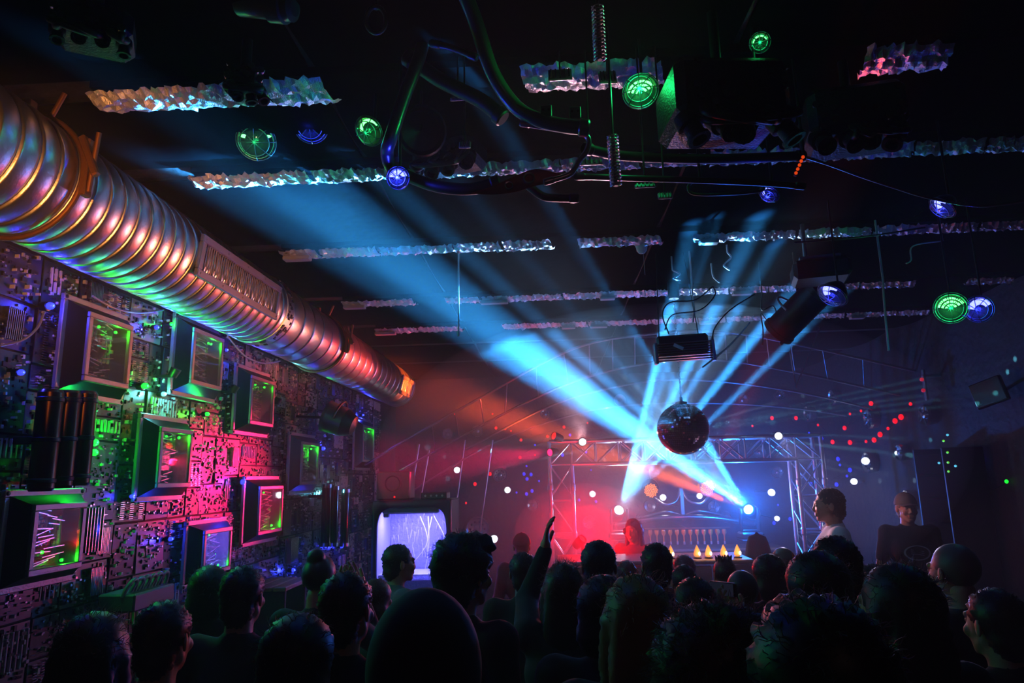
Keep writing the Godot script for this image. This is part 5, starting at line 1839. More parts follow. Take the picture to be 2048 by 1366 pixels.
	m.cbox(Vector3(-0.06, 0.02, 0.075), Vector3(0.09, 0.03, 0.004), 0.001, Basis(Vector3(0, 0, 1), -0.5))
	obj("tag", m, mat("ice_white", Color(0.92, 0.92, 0.98), 0.3), ht)
	for q in [[-0.18, -0.16], [0.18, -0.16]]:
		m = MB.new()
		m.tube(PackedVector3Array([Vector3(q[0], 0.14, q[1]), Vector3(q[0] * 0.7, (CEIL + 0.03 - hc.y) / 0.83, q[1])]), 0.005, 5)
		obj("hanger", m, black, ht)
	var cords := [
		[[[1330, 660, 5.0], [1345, 630, 5.0], [1400, 620, 5.0], [1430, 590, 5.0], [1425, 572, 5.0]], "black cable curving over the heater to the foil strip"],
		[[[1338, 668, 4.95], [1325, 630, 4.95], [1340, 605, 4.95], [1390, 600, 4.95], [1425, 573, 4.95]], "second black cable looping above the heater"],
		[[[1425, 680, 4.95], [1430, 655, 4.95], [1460, 620, 4.9], [1510, 588, 4.85]], "cable rising right from the heater"],
		[[[1405, 735, 5.0], [1460, 690, 4.95], [1500, 645, 4.95]], "thin straight wire slanting right from the heater"],
		[[[1524, 590, 5.4], [1524, 620, 5.4], [1545, 612, 5.4], [1552, 628, 5.4], [1535, 640, 5.4], [1522, 628, 5.4], [1526, 660, 5.4], [1525, 692, 5.4]], "black cable coiled once beside the black spotlight", 1],
		[[[1455, 505, 5.0], [1462, 515, 5.0], [1448, 530, 5.0], [1460, 540, 5.0]], "pale curl of tape hanging from the ceiling", 1],
		[[[1345, 540, 5.2], [1360, 548, 5.2], [1348, 556, 5.2], [1362, 560, 5.2]], "pale bent strip hanging right of the ceiling sensor", 1],
		[[[1424, 540, 5.4], [1428, 555, 5.4], [1440, 565, 5.4]], "short pale strip hanging by the beam", 1],
		[[[1885, 482, 4.4], [1826, 492, 4.4], [1822, 520, 4.4], [1812, 527, 4.4]], "pale thin cable hanging in a hook at right", 1],
		[[[1766, 560, 4.6], [1768, 600, 4.6], [1776, 690, 4.6], [1778, 700, 4.6]], "long straight pale cord at the right hanging from a foil strip", 1],
		[[[1386, 598, 5.1], [1388, 620, 5.1], [1386, 645, 5.1]], "shiny twisted ribbon hanging above the heater", 1]]
	for q in cords:
		var path := pix(q[0], 6)
		if q.size() > 2:
			path.insert(0, Vector3(path[0].x, CEIL + 0.03, path[0].z))
		var cm := MB.new()
		cm.tube(path, 0.005 if "black" in q[1] or "cable" in q[1] else 0.007, 6)
		var o := obj("cord", cm, black if "black" in q[1] or "rising" in q[1] else mat("pale_tape", Color(0.75, 0.75, 0.78), 0.4))
		o.set_meta("label", q[1])
		o.set_meta("category", "cord")
	# hanging white cord with a red tip
	var hp := P(917, 500, 4.72)
	var hg := thing("hanging_cord", "straight white cord with a small red bead hanging from the third foil strip", "cord", hp)
	m = MB.new()
	m.tube(PackedVector3Array([Vector3(0, CEIL - hp.y, 0), P(917, 672, 4.72) - hp]), 0.006, 6)
	obj("string", m, mat("pale_tape"), hg)
	m = MB.new()
	m.lathe(Transform3D(Basis.IDENTITY, Vector3(0, -0.01, 0)), PackedVector2Array([Vector2(0, -0.02), Vector2(0.011, -0.015), Vector2(0.011, 0.015), Vector2(0, 0.02)]), 10)
	obj("bead", m, mat("red_plastic", Color(0.8, 0.15, 0.12), 0.4), hg)
	m = MB.new()
	m.lathe(Transform3D(Basis.IDENTITY, P(917, 668, 4.72) - hp), PackedVector2Array([Vector2(0, -0.02), Vector2(0.01, -0.012), Vector2(0.008, 0.02), Vector2(0, 0.025)]), 10)
	obj("tip", m, mat("pale_tape"), hg)
	# ceiling sensor
	var cs := on_y(1283, 492, CEIL - 0.02)
	var se := thing("ceiling_sensor", "small white dome sensor on the ceiling right of the middle beam", "sensor", cs)
	m = MB.new()
	m.lathe(Transform3D.IDENTITY, PackedVector2Array([Vector2(0, -0.06), Vector2(0.022, -0.055), Vector2(0.038, -0.035), Vector2(0.043, 0.0)]), 18, true)
	obj("dome", m, mat("shelf_white"), se)
	m = MB.new()
	m.lathe(Transform3D.IDENTITY, PackedVector2Array([Vector2(0.046, -0.004), Vector2(0.046, 0.05), Vector2(0, 0.05)]), 18)
	obj("base", m, mat("shelf_white"), se)
	m = MB.new()
	m.tube(PackedVector3Array([Vector3(0.01, -0.05, 0), Vector3(0.012, -0.22, 0)]), 0.002, 5)
	obj("string", m, mat("pale_tape"), se)
	# projector and black spotlight on the right
	var pz := 4.6
	var pc := P(1640, 545, pz)
	var pj := thing("projector", "black projector box hanging under the ceiling at right of the beams", "projector", pc, Basis(Vector3.UP, -0.25))
	m = MB.new()
	m.cbox(Vector3.ZERO, Vector3(0.36, 0.13, 0.3), 0.025)
	obj("case", m, mat("black_plastic"), pj)
	m = MB.new()
	m.lathe(Transform3D(Basis(Vector3(1, 0, 0), -PI / 2), Vector3(0.08, 0, -0.15)), PackedVector2Array([Vector2(0.045, 0), Vector2(0.045, 0.04), Vector2(0.036, 0.04), Vector2(0.03, 0.02), Vector2(0, 0.02)]), 16)
	obj("lens", m, mat("dark_glass"), pj)
	m = MB.new()
	m.cbox(Vector3(0, 0.09, 0), Vector3(0.26, 0.02, 0.18), 0.004)
	obj("mount", m, mat("grey_steel"), pj)
	m = MB.new()
	m.tube(PackedVector3Array([Vector3(-0.08, 0.08, 0), Vector3(-0.08, CEIL + 0.03 - pc.y, 0)]), 0.014, 8)
	obj("hanger", m, mat("grey_steel"), pj)
	var sc := P(1595, 625, 5.2)
	var axis := (P(1552, 668, 5.35) - P(1640, 580, 5.05)).normalized()
	var sl := thing("theatre_spotlight", "big black cylindrical spotlight tilted toward the stage below the projector", "spotlight", sc, facing(axis))
	m = MB.new()
	m.lathe(Transform3D.IDENTITY, PackedVector2Array([Vector2(0, -0.24), Vector2(0.09, -0.235), Vector2(0.115, -0.2), Vector2(0.12, 0.18), Vector2(0.13, 0.185), Vector2(0.13, 0.22), Vector2(0.115, 0.22), Vector2(0.11, 0.12), Vector2(0, 0.1)]), 26)
	obj("housing", m, mat("black_plastic"), sl)
	m = MB.new()
	m.lathe(Transform3D(Basis.IDENTITY, Vector3(0, 0.15, 0)), PackedVector2Array([Vector2(0.108, 0), Vector2(0.06, 0.025), Vector2(0, 0.035)]), 20, true)
	obj("lens", m, mat("dark_glass"), sl)
	m = MB.new()
	m.tube(arc(Vector3.ZERO, Vector3(0.15, 0, 0), Vector3(0, 0.02, -0.19), 0, PI, 14), 0.009, 7)
	obj("yoke", m, mat("grey_steel"), sl)
	m = MB.new()
	m.lathe(Transform3D(facing(Vector3(0.6, 1.0, 0.4)), Vector3(0.03, 0.2, 0.1)), PackedVector2Array([Vector2(0.0, -0.03), Vector2(0.02, -0.02), Vector2(0.012, 0.05), Vector2(0, 0.055)]), 10)
	obj("knob", m, mat("black_metal"), sl)
	rod_to_ceiling(sl, sc + Vector3(0.02, 0.1, 0), 0.012)
	# slim blue-lit neon rail by the projector
	pipe([[1588, 485, 4.4], [1660, 480, 4.4], [1740, 472, 4.4], [1850, 455, 4.4]], 0.006, steel, "conduit", "thin conduit along the ceiling above the projector", false)

func _with_depth(a: Array, z: float) -> Array:
	var out := []
	for q in a:
		out.append([q[0], q[1], z])
	return out

# ---------------------------------------------------------------- the right side of the room
func right_side() -> void:
	var pd := thing("podium", "low black podium along the right wall that the two men stand on", "podium", Vector3(3.0, 0, -5.35))
	var m := MB.new()
	m.cbox(Vector3(0, 0.13, 0), Vector3(2.5, 0.26, 2.3), 0.01)
	obj("body", m, mat("black_paint"), pd)
	m = MB.new()
	m.cbox(Vector3(0, 0.275, 0), Vector3(2.56, 0.03, 2.36), 0.008)
	obj("deck", m, mat("floor_paint"), pd)
	# tilted monitor
	var c := on_x(1978, 785, 4.1)
	var t := thing("monitor", "tilted dark monitor hanging on the right wall with a pale rim", "monitor", c, Basis(Vector3(0, 1, 0), -PI / 2 + 0.5) * Basis(Vector3(0, 0, 1), 0.25))
	m = MB.new()
	m.cbox(Vector3.ZERO, Vector3(0.3, 0.24, 0.05), 0.01)
	obj("case", m, mat("black_plastic"), t)
	obj("rim", rim_box(Vector3.ZERO, Basis(Vector3(0, 0, 1), Vector3(0, 1, 0), Vector3(-1, 0, 0)), 0.3, 0.24, 0.012), mat("grey_steel"), t)
	m = MB.new()
	m.box(Vector3(0, 0, 0.026), Vector3(0.27, 0.21, 0.002))
	obj("screen", m, mat("dark_glass"), t)
	m = MB.new()
	m.tube(PackedVector3Array([Vector3(0, 0, -0.02), Vector3(0.06, 0.03, -0.26)]), 0.015, 8)
	obj("arm", m, mat("black_metal"), t)
	# rack with indicator lights
	var rc := on_x(1895, 915, 4.08)
	var rk := thing("amp_rack", "tall dark equipment rack on the right wall with green and yellow indicator lights", "rack", Vector3(4.08, 0.29, rc.z))
	var h := 2.1
	for s in [-1, 1]:
		m = MB.new()
		m.cbox(Vector3(0, h / 2, s * 0.27), Vector3(0.4, h, 0.03), 0.006)
		obj("side_panel", m, mat("black_metal"), rk)
	for i in 9:
		m = MB.new()
		m.cbox(Vector3(-0.01, 0.14 + i * 0.225, 0), Vector3(0.38, 0.2, 0.5), 0.008)
		obj("unit", m, dull(mat("rack_unit", Color(0.03, 0.03, 0.035), 0.8)), rk)
	for q in [[1887, 882, "green"], [1895, 905, "green"], [1896, 925, "green"], [1897, 943, "green"], [1895, 870, "cyan"], [1878, 926, "cyan"], [1911, 932, "cyan"]]:
		var p := on_x(q[0], q[1], 3.875)
		m = MB.new()
		m.ball(p - rk.position, Vector3(0.006, 0.012, 0.026), 8)
		obj("indicator", m, mat(q[2] + "_small", GLOW[q[2]].lerp(Color(1, 1, 0), 0.4 if q[2] == "green" else 0.0), 0.3, 0.0, 0.7), rk)
	fairy("pair of blue fairy lights beside the equipment rack", "blue", [[1953, 905], [1955, 918], [1954, 932]], 0.02)
	fairy("red and near green pilot lights low on the right wall", "red", [[1875, 1003], [1896, 1016]], 0.016)
	fairy("single green pilot light right of the capped man", "green", [[1914, 1013], [2013, 963]], 0.014)
	# vertical scaffold post with red lamps
	var sp := on_x(1846, 770, 4.1)
	var st := thing("signal_post", "short bracket on the right wall carrying two dim red signal lamps", "bracket", sp)
	m = MB.new()
	m.cbox(Vector3(0.02, 0, 0), Vector3(0.03, 0.34, 0.04), 0.006)
	m.cbox(Vector3(0.1, 0.1, 0), Vector3(0.2, 0.03, 0.04), 0.006)
	obj("bracket", m, mat("grey_steel"), st)
	for y in [-0.06, 0.06]:
		m = MB.new()
		m.ball(Vector3(-0.01, y, 0.01), Vector3.ONE * 0.022, 10)
		obj("lamp", m, mat("red_dim", Color(0.9, 0.12, 0.2), 0.3, 0.0, 0.5), st)
	# specks thrown by the mirror ball
	var bc := P(1366, 858, 6.0)
	spot("glint_light", bc + (P(1810, 1010, 6.1) - bc).normalized() * 0.27, P(1810, 1015, 6.1), Color(1.0, 0.7, 0.72), 0.8, 7.0, 0.8, 0.02)
	for q in [[2030, 718, "cyan"], [2015, 744, "cyan"], [2028, 782, "cyan"], [2005, 803, "cyan"], [1957, 775, "cyan"], [1861, 880, "cyan"], [1788, 910, "cyan"], [1804, 908, "white"], [1823, 911, "cyan"], [1760, 962, "white"], [1829, 961, "white"], [1660, 815, "cyan"], [855, 895, "cyan"], [890, 912, "cyan"], [895, 957, "cyan"], [1545, 845, "cyan"], [1608, 790, "white"], [1250, 755, "white"], [1185, 812, "white"], [1340, 770, "white"], [1370, 772, "white"], [1275, 775, "white"]]:
		var w := on_wall(q[0], q[1], 0.0)
		var d: Vector3 = (w[0] - bc).normalized()
		spot("glint_light", bc + d * 0.27, w[0], GLOW[q[2]].lerp(Color(0.5, 0.8, 1.0), 0.5), 170.0, 0.32, 0.5, 0.01)

# ---------------------------------------------------------------- people
# a figure 1.75 m tall that faces -z with its feet at the origin
var meshes := {}
const HEAD := Vector3(0, 1.632, -0.015)

func joints(pose: String) -> Dictionary:
	var j := {
		"pelvis": Vector3(0, 0.96, 0.0), "waist": Vector3(0, 1.1, -0.005), "chest": Vector3(0, 1.29, 0.0), "neck": Vector3(0, 1.47, 0.02),
		"hip": Vector3(0.09, 0.93, 0), "knee": Vector3(0.1, 0.49, -0.02), "ankle": Vector3(0.1, 0.09, 0.03), "toe": Vector3(0.115, 0.03, -0.14),
		"shoulder_r": Vector3(0.178, 1.425, 0.015), "elbow_r": Vector3(0.245, 1.15, 0.05), "wrist_r": Vector3(0.235, 0.92, -0.07),
		"shoulder_l": Vector3(-0.178, 1.425, 0.015), "elbow_l": Vector3(-0.245, 1.15, 0.05), "wrist_l": Vector3(-0.235, 0.92, -0.07)}
	if pose == "raised":
		j.shoulder_l = Vector3(-0.17, 1.45, 0.0)
		j.elbow_l = Vector3(-0.19, 1.56, -0.22)
		j.wrist_l = Vector3(-0.1, 1.78, -0.27)
	elif pose == "work":
		j.elbow_r = Vector3(0.25, 1.16, 0.0)
		j.wrist_r = Vector3(0.17, 1.14, -0.25)
		j.elbow_l = Vector3(-0.25, 1.16, 0.0)
		j.wrist_l = Vector3(-0.15, 1.13, -0.25)
	elif pose == "phone":
		j.elbow_r = Vector3(0.25, 1.3, -0.16)
		j.wrist_r = Vector3(0.1, 1.53, -0.3)
		j.elbow_l = Vector3(-0.25, 1.3, -0.16)
		j.wrist_l = Vector3(-0.06, 1.52, -0.3)
	return j

func hand_dirs(pose: String, side: String) -> Array:   # (finger direction, palm normal)
	if pose == "raised" and side == "l":
		return [Vector3(0.15, 1, 0.0), Vector3(1, -0.15, 0)]
	if pose == "work":
		return [Vector3(0, -0.25, -1), Vector3(0, -1, 0.25)]
	if pose == "phone":
		return [Vector3(-0.5 if side == "r" else 0.5, 0.8, -0.3), Vector3(0, 0.2, 1)]
	return [Vector3(0, -1, -0.15), Vector3(-1 if side == "r" else 1, 0, 0)]

# fingers along +y, palm facing -z, thumb on the -x side
func hand_mesh() -> MB:
	if meshes.has("hand"):
		return meshes["hand"]
	var f := Field.new(Vector3(-0.085, -0.035, -0.075), Vector3(0.065, 0.2, 0.045), 0.0036)
	f.cap(Vector3(0, -0.02, 0), Vector3(0, 0.02, 0), 0.024, 0.026, 0.01)
	f.ell(Vector3(0, 0.05, 0), Vector3(0.04, 0.052, 0.0155), 0.015)
	var lens := [0.068, 0.078, 0.072, 0.056]
	for i in 4:
		var x := -0.029 + i * 0.0195
		var a := Vector3(x, 0.085 - absf(i - 1.2) * 0.004, 0)
		var d := Vector3((i - 1.4) * 0.07, 1, -0.12).normalized()
		var l: float = lens[i]
		var b := a + d * l * 0.46
		var c := b + Vector3(d.x, 0.92, -0.45).normalized() * l * 0.32
		var e := c + Vector3(d.x, 0.8, -0.65).normalized() * l * 0.26
		f.cap(a, b, 0.0098, 0.0088, 0.004)
		f.cap(b, c, 0.0088, 0.0082, 0.003)
		f.cap(c, e, 0.0082, 0.0068, 0.003)
	f.cap(Vector3(-0.026, 0.02, -0.004), Vector3(-0.052, 0.052, -0.016), 0.0145, 0.0115, 0.01)
	f.cap(Vector3(-0.052, 0.052, -0.016), Vector3(-0.061, 0.084, -0.026), 0.0112, 0.0085, 0.003)
	var m := MB.new()
	f.into(m)
	meshes["hand"] = m
	return m

func head_mesh() -> MB:
	if meshes.has("head"):
		return meshes["head"]
	var f := Field.new(Vector3(-0.1, -0.2, -0.15), Vector3(0.1, 0.14, 0.13), 0.0048)
	f.ell(Vector3(0, 0.03, 0.015), Vector3(0.074, 0.087, 0.094), 0.02)
	f.ell(Vector3(0, -0.03, -0.035), Vector3(0.058, 0.083, 0.066), 0.03)
	f.cap(Vector3(-0.045, -0.06, -0.01), Vector3(-0.012, -0.098, -0.07), 0.018, 0.016, 0.02)
	f.cap(Vector3(0.045, -0.06, -0.01), Vector3(0.012, -0.098, -0.07), 0.018, 0.016, 0.02)
	f.cap(Vector3(0, -0.1, 0.02), Vector3(0, -0.19, 0.035), 0.052, 0.058, 0.03)
	f.cap(Vector3(-0.036, 0.024, -0.083), Vector3(0.036, 0.024, -0.083), 0.011, 0.011, 0.012)
	for s in [-1.0, 1.0]:
		f.ell(Vector3(s * 0.031, 0.004, -0.101), Vector3(0.017, 0.010, 0.014), 0.008, true)
		f.ell(Vector3(s * 0.031, 0.004, -0.083), Vector3(0.012, 0.0105, 0.012), 0.003)
		f.ell(Vector3(s * 0.04, -0.03, -0.075), Vector3(0.02, 0.02, 0.018), 0.015)
		f.ell(Vector3(s * 0.078, -0.005, 0.012), Vector3(0.008, 0.031, 0.018), 0.006, false, Basis(Vector3.UP, s * 0.35))
		f.ell(Vector3(s * 0.011, -0.036, -0.101), Vector3(0.008, 0.007, 0.009), 0.006)
	f.cap(Vector3(0, 0.012, -0.092), Vector3(0, -0.029, -0.106), 0.007, 0.0095, 0.01)
	f.cap(Vector3(-0.017, -0.06, -0.093), Vector3(0.017, -0.06, -0.093), 0.006, 0.006, 0.005)
	f.cap(Vector3(-0.014, -0.07, -0.092), Vector3(0.014, -0.07, -0.092), 0.007, 0.007, 0.004)
	var m := MB.new()
	f.into(m)
	meshes["head"] = m
	return m

func body_mesh(pose: String) -> ArrayMesh:
	var key := "body_" + pose
	if meshes.has(key):
		return meshes[key]
	var j := joints(pose)
	var top := 1.98 if pose == "raised" else 1.62
	var f := Field.new(Vector3(-0.34, -0.02, -0.36), Vector3(0.34, top, 0.2), 0.0155)
	f.cap(j.pelvis + Vector3(-0.05, 0, 0), j.pelvis + Vector3(0.05, 0, 0), 0.115, 0.115, 0.05)
	f.cap(j.pelvis, j.chest, 0.115, 0.125, 0.06)
	f.cap(j.chest + Vector3(-0.06, 0, 0), j.chest + Vector3(0.06, 0, 0), 0.115, 0.115, 0.05)
	f.cap(j.chest + Vector3(0, 0.08, 0), j.neck, 0.085, 0.055, 0.05)
	f.cap(j.neck, Vector3(0, 1.56, 0.015), 0.055, 0.052, 0.02)
	for s in [-1.0, 1.0]:
		var hip := Vector3(j.hip.x * s, j.hip.y, j.hip.z)
		var kn := Vector3(j.knee.x * s, j.knee.y, j.knee.z)
		var an := Vector3(j.ankle.x * s, j.ankle.y, j.ankle.z)
		f.cap(hip, kn, 0.085, 0.055, 0.03)
		f.cap(kn, an + (kn - an) * 0.55, 0.054, 0.056, 0.02)
		f.cap(an + (kn - an) * 0.55, an, 0.056, 0.036, 0.02)
		f.cap(an + Vector3(0, -0.045, 0.01), Vector3(j.toe.x * s, j.toe.y, j.toe.z), 0.04, 0.03, 0.02)
		var q := "r" if s > 0 else "l"
		f.cap(j.chest + Vector3(0.06 * s, 0.1, 0.01), j["shoulder_" + q], 0.07, 0.056, 0.04)
		f.cap(j["shoulder_" + q], j["elbow_" + q], 0.052, 0.04, 0.025)
		f.cap(j["elbow_" + q], j["wrist_" + q], 0.04, 0.027, 0.015)
	var m := MB.new()
	f.into(m)
	m.put(head_mesh(), Transform3D(Basis.IDENTITY, HEAD))
	for q in ["r", "l"]:
		var hd := hand_dirs(pose, q)
		var y: Vector3 = hd[0].normalized()
		var z: Vector3 = -(hd[1] - y * hd[1].dot(y)).normalized()
		var x := y.cross(z)
		m.put(hand_mesh(), Transform3D(Basis(x, y, z), j["wrist_" + q] + y * 0.012))
	meshes[key] = m.mesh()
	return meshes[key]

func shirt_mesh(pose: String, long_sleeve: bool, hood := false) -> ArrayMesh:
	var key := "shirt_%s_%s_%s" % [pose, long_sleeve, hood]
	if meshes.has(key):
		return meshes[key]
	var j := joints(pose)
	var f := Field.new(Vector3(-0.36, 0.8, -0.38), Vector3(0.36, 1.98 if pose == "raised" else 1.86 if hood else 1.56, 0.24), 0.0155)
	f.cap(j.pelvis + Vector3(-0.05, -0.06, 0), j.pelvis + Vector3(0.05, -0.06, 0), 0.132, 0.132, 0.05)
	f.cap(j.pelvis, j.chest, 0.13, 0.14, 0.06)
	f.cap(j.chest + Vector3(-0.06, 0, 0), j.chest + Vector3(0.06, 0, 0), 0.13, 0.13, 0.05)
	f.cap(j.chest + Vector3(0, 0.08, 0), j.neck + Vector3(0, 0.0, 0), 0.098, 0.068, 0.05)
	for s in [-1.0, 1.0]:
		var q := "r" if s > 0 else "l"
		f.cap(j.chest + Vector3(0.06 * s, 0.1, 0.01), j["shoulder_" + q], 0.083, 0.07, 0.04)
		f.cap(j["shoulder_" + q], j["elbow_" + q], 0.066, 0.054, 0.02)
		if long_sleeve:
			f.cap(j["elbow_" + q], j["wrist_" + q], 0.054, 0.038, 0.02)
		else:
			var e: Vector3 = j["elbow_" + q]
			var sh: Vector3 = j["shoulder_" + q]
			f.ell(e + (e - sh) * 0.12, Vector3.ONE * 0.085, 0.006, true)
	if hood:
		f.ell(HEAD + Vector3(0, 0.0, 0.03), Vector3(0.115, 0.155, 0.135), 0.05)
		f.ell(HEAD + Vector3(0, -0.02, -0.13), Vector3(0.082, 0.12, 0.11), 0.02, true)
	else:
		f.ell(Vector3(0, 1.56, 0.0), Vector3(0.066, 0.085, 0.075), 0.01, true)
	f.cut(Vector3(0, 0.85, 0), Vector3(0, -1, 0))
	var m := MB.new()
	f.into(m)
	meshes[key] = m.mesh()
	return meshes[key]

func trouser_mesh() -> ArrayMesh:
	if meshes.has("trousers"):
		return meshes["trousers"]
	var j := joints("stand")
	var f := Field.new(Vector3(-0.28, 0.03, -0.2), Vector3(0.28, 1.08, 0.2), 0.0165)
	f.cap(j.pelvis + Vector3(-0.05, 0, 0), j.pelvis + Vector3(0.05, 0, 0), 0.126, 0.126, 0.05)
	for s in [-1.0, 1.0]:
		f.cap(Vector3(j.hip.x * s, j.hip.y, 0), Vector3(j.knee.x * s, j.knee.y, j.knee.z), 0.1, 0.074, 0.03)
		f.cap(Vector3(j.knee.x * s, j.knee.y, j.knee.z), Vector3(j.ankle.x * s, 0.08, 0.03), 0.074, 0.062, 0.02)
	f.cut(Vector3(0, 0.06, 0), Vector3(0, -1, 0))
	var m := MB.new()
	f.into(m)
	meshes["trousers"] = m.mesh()
	return meshes["trousers"]

func shoe_mesh() -> ArrayMesh:
	if meshes.has("shoe"):
		return meshes["shoe"]
	var f := Field.new(Vector3(-0.08, -0.01, -0.26), Vector3(0.08, 0.14, 0.13), 0.011)
	f.ell(Vector3(0, 0.045, -0.09), Vector3(0.05, 0.043, 0.125), 0.02)
	f.ell(Vector3(0, 0.055, 0.04), Vector3(0.045, 0.055, 0.06), 0.03)
	f.cap(Vector3(0, 0.07, 0.03), Vector3(0, 0.11, 0.03), 0.045, 0.048, 0.02)
	f.cut(Vector3(0, 0.001, 0), Vector3(0, -1, 0))
	var m := MB.new()
	f.into(m)
	meshes["shoe"] = m.mesh()
	return meshes["shoe"]

func roughen(m: MB, amp: float, fr: float, sd: int) -> void:
	var fn := FastNoiseLite.new()
	fn.seed = sd
	fn.frequency = fr
	fn.fractal_octaves = 3
	for i in m.v.size():
		m.v[i] += m.n[i] * fn.get_noise_3dv(m.v[i]) * amp

# hair, relative to the middle of the head
func hair_mesh(kind: String) -> ArrayMesh:
	var key := "hair_" + kind
	if meshes.has(key):
		return meshes[key]
	var f := Field.new(Vector3(-0.22, -0.42, -0.2), Vector3(0.22, 0.26, 0.24), 0.0085)
	var amp := 0.006
	var fr := 40.0
	var face := true
	match kind:
		"short":
			f.ell(Vector3(0, 0.036, 0.022), Vector3(0.083, 0.09, 0.101), 0.02)
			f.ell(Vector3(0, -0.04, 0.06), Vector3(0.066, 0.07, 0.055), 0.02)
			amp = 0.016
			fr = 45.0
		"shaved":
			f.ell(Vector3(0, 0.033, 0.02), Vector3(0.0775, 0.088, 0.096), 0.02)
			amp = 0.0015
			fr = 150.0
		"spiky":
			f.ell(Vector3(0, 0.036, 0.022), Vector3(0.083, 0.09, 0.101), 0.02)
			for i in 16:
				var a := i * 2.4
				var p := Vector3(cos(a) * 0.05 * sqrt(i / 16.0) * 1.2, 0.115, 0.02 + sin(a) * 0.06 * sqrt(i / 16.0))
				f.cap(p, p + Vector3(cos(a) * 0.015, 0.035, sin(a) * 0.015), 0.014, 0.004, 0.012)
		"wavy":
			f.ell(Vector3(0, 0.045, 0.025), Vector3(0.104, 0.105, 0.118), 0.02)
			f.ell(Vector3(0, -0.05, 0.07), Vector3(0.082, 0.085, 0.06), 0.03)
			f.ell(Vector3(0.02, 0.1, -0.05), Vector3(0.07, 0.045, 0.06), 0.02)
			amp = 0.022
			fr = 22.0
		"long":
			f.ell(Vector3(0, 0.035, 0.022), Vector3(0.088, 0.092, 0.103), 0.02)
			f.ell(Vector3(0, -0.14, 0.075), Vector3(0.098, 0.2, 0.05), 0.05)
			for s in [-1.0, 1.0]:
				f.cap(Vector3(s * 0.075, 0.0, 0.02), Vector3(s * 0.092, -0.24, 0.0), 0.03, 0.024, 0.03)
			amp = 0.01
			fr = 28.0
		"bob":
			f.ell(Vector3(0, 0.03, 0.02), Vector3(0.096, 0.096, 0.11), 0.02)
			f.ell(Vector3(0, -0.07, 0.045), Vector3(0.1, 0.085, 0.08), 0.04)
			amp = 0.008
		"bun":
			f.ell(Vector3(0, 0.036, 0.022), Vector3(0.081, 0.089, 0.1), 0.02)
			f.ell(Vector3(0, 0.12, 0.06), Vector3(0.045, 0.04, 0.045), 0.012)
		"afro":
			f.ell(Vector3(0, 0.035, 0.03), Vector3(0.145, 0.135, 0.145), 0.02)
			f.ell(Vector3(0, -0.05, 0.06), Vector3(0.13, 0.11, 0.1), 0.03)
			amp = 0.03
			fr = 26.0
	if face:
		f.ell(Vector3(0, -0.045, -0.105), Vector3(0.096, 0.108, 0.086), 0.012, true)
		if kind in ["short", "spiky", "shaved", "bun"]:
			for s in [-1.0, 1.0]:
				f.ell(Vector3(s * 0.085, -0.035, -0.012), Vector3(0.03, 0.05, 0.036), 0.01, true)
	var m := MB.new()
	f.into(m)
	roughen(m, amp, fr, kind.hash() % 1000)
	meshes[key] = m.mesh()
	return meshes[key]

# loose hairs standing off the head
func strand_mesh(kind: String, n: int, long: float, r: Vector3, c: Vector3) -> ArrayMesh:
	var key := "strands_" + kind
	if meshes.has(key):
		return meshes[key]
	var q := RandomNumberGenerator.new()
	q.seed = kind.hash()
	var m := MB.new()
	for i in n:
		var d := Vector3(q.randfn(), q.randfn() + 0.35, q.randfn() + 0.2).normalized()
		if d.y < -0.45 or (d.z < -0.15 and d.y < 0.5) or (kind in ["short", "spiky"] and d.y < 0.1 and d.z < 0.4):
			continue
		var p := c + d * r * 0.93
		var path := PackedVector3Array([p])
		var dir := (d + Vector3(q.randfn(), q.randfn(), q.randfn()) * 0.4).normalized()
		var l := long * q.randf_range(0.35, 1.0)
		for k in 4:
			p += dir * l / 4.0
			dir = (dir + Vector3(q.randfn(), q.randfn() - 0.15, q.randfn()) * 0.45).normalized()
			path.append(p)
		m.tube(path, PackedFloat32Array([0.0011, 0.001, 0.0009, 0.0007, 0.0003]), 3, false)
	meshes[key] = m.mesh()
	return meshes[key]

func cap_mesh() -> Array:
	if meshes.has("cap"):
		return meshes["cap"]
	var f := Field.new(Vector3(-0.12, -0.02, -0.13), Vector3(0.12, 0.17, 0.15), 0.007)
	f.ell(Vector3(0, 0.035, 0.015), Vector3(0.09, 0.105, 0.107), 0.02)
	f.cut(Vector3(0, 0.03, 0), Vector3(0, -1, -0.1))
	var m := MB.new()
	f.into(m)
	m.ball(Vector3(0, 0.141, 0.015), Vector3(0.008, 0.005, 0.008), 8)
	var rows := []
	for i in 2:
		for k in 2:
			var row := PackedVector3Array()
			for a in 13:
				var an := PI * a / 12.0
				var rr := 0.088 if (i + k) % 2 == 0 else 0.098
				var zz := -0.06 if (i + k) % 2 == 0 else -0.155
				var y := 0.046 - 0.012 * absf(cos(an)) - (0.012 if (i + k) % 2 == 1 else 0.0) + (0.004 if i == 0 else 0.0)
				row.append(Vector3(cos(an) * rr * (1.0 if (i + k) % 2 == 0 else 0.72), y, zz * (0.35 + 0.65 * sin(an))))
			rows.append(row)
	rows.append(rows[0])
	var b := MB.new()
	b.grid(rows)
	meshes["cap"] = [m.mesh(), b.mesh()]
	return meshes["cap"]

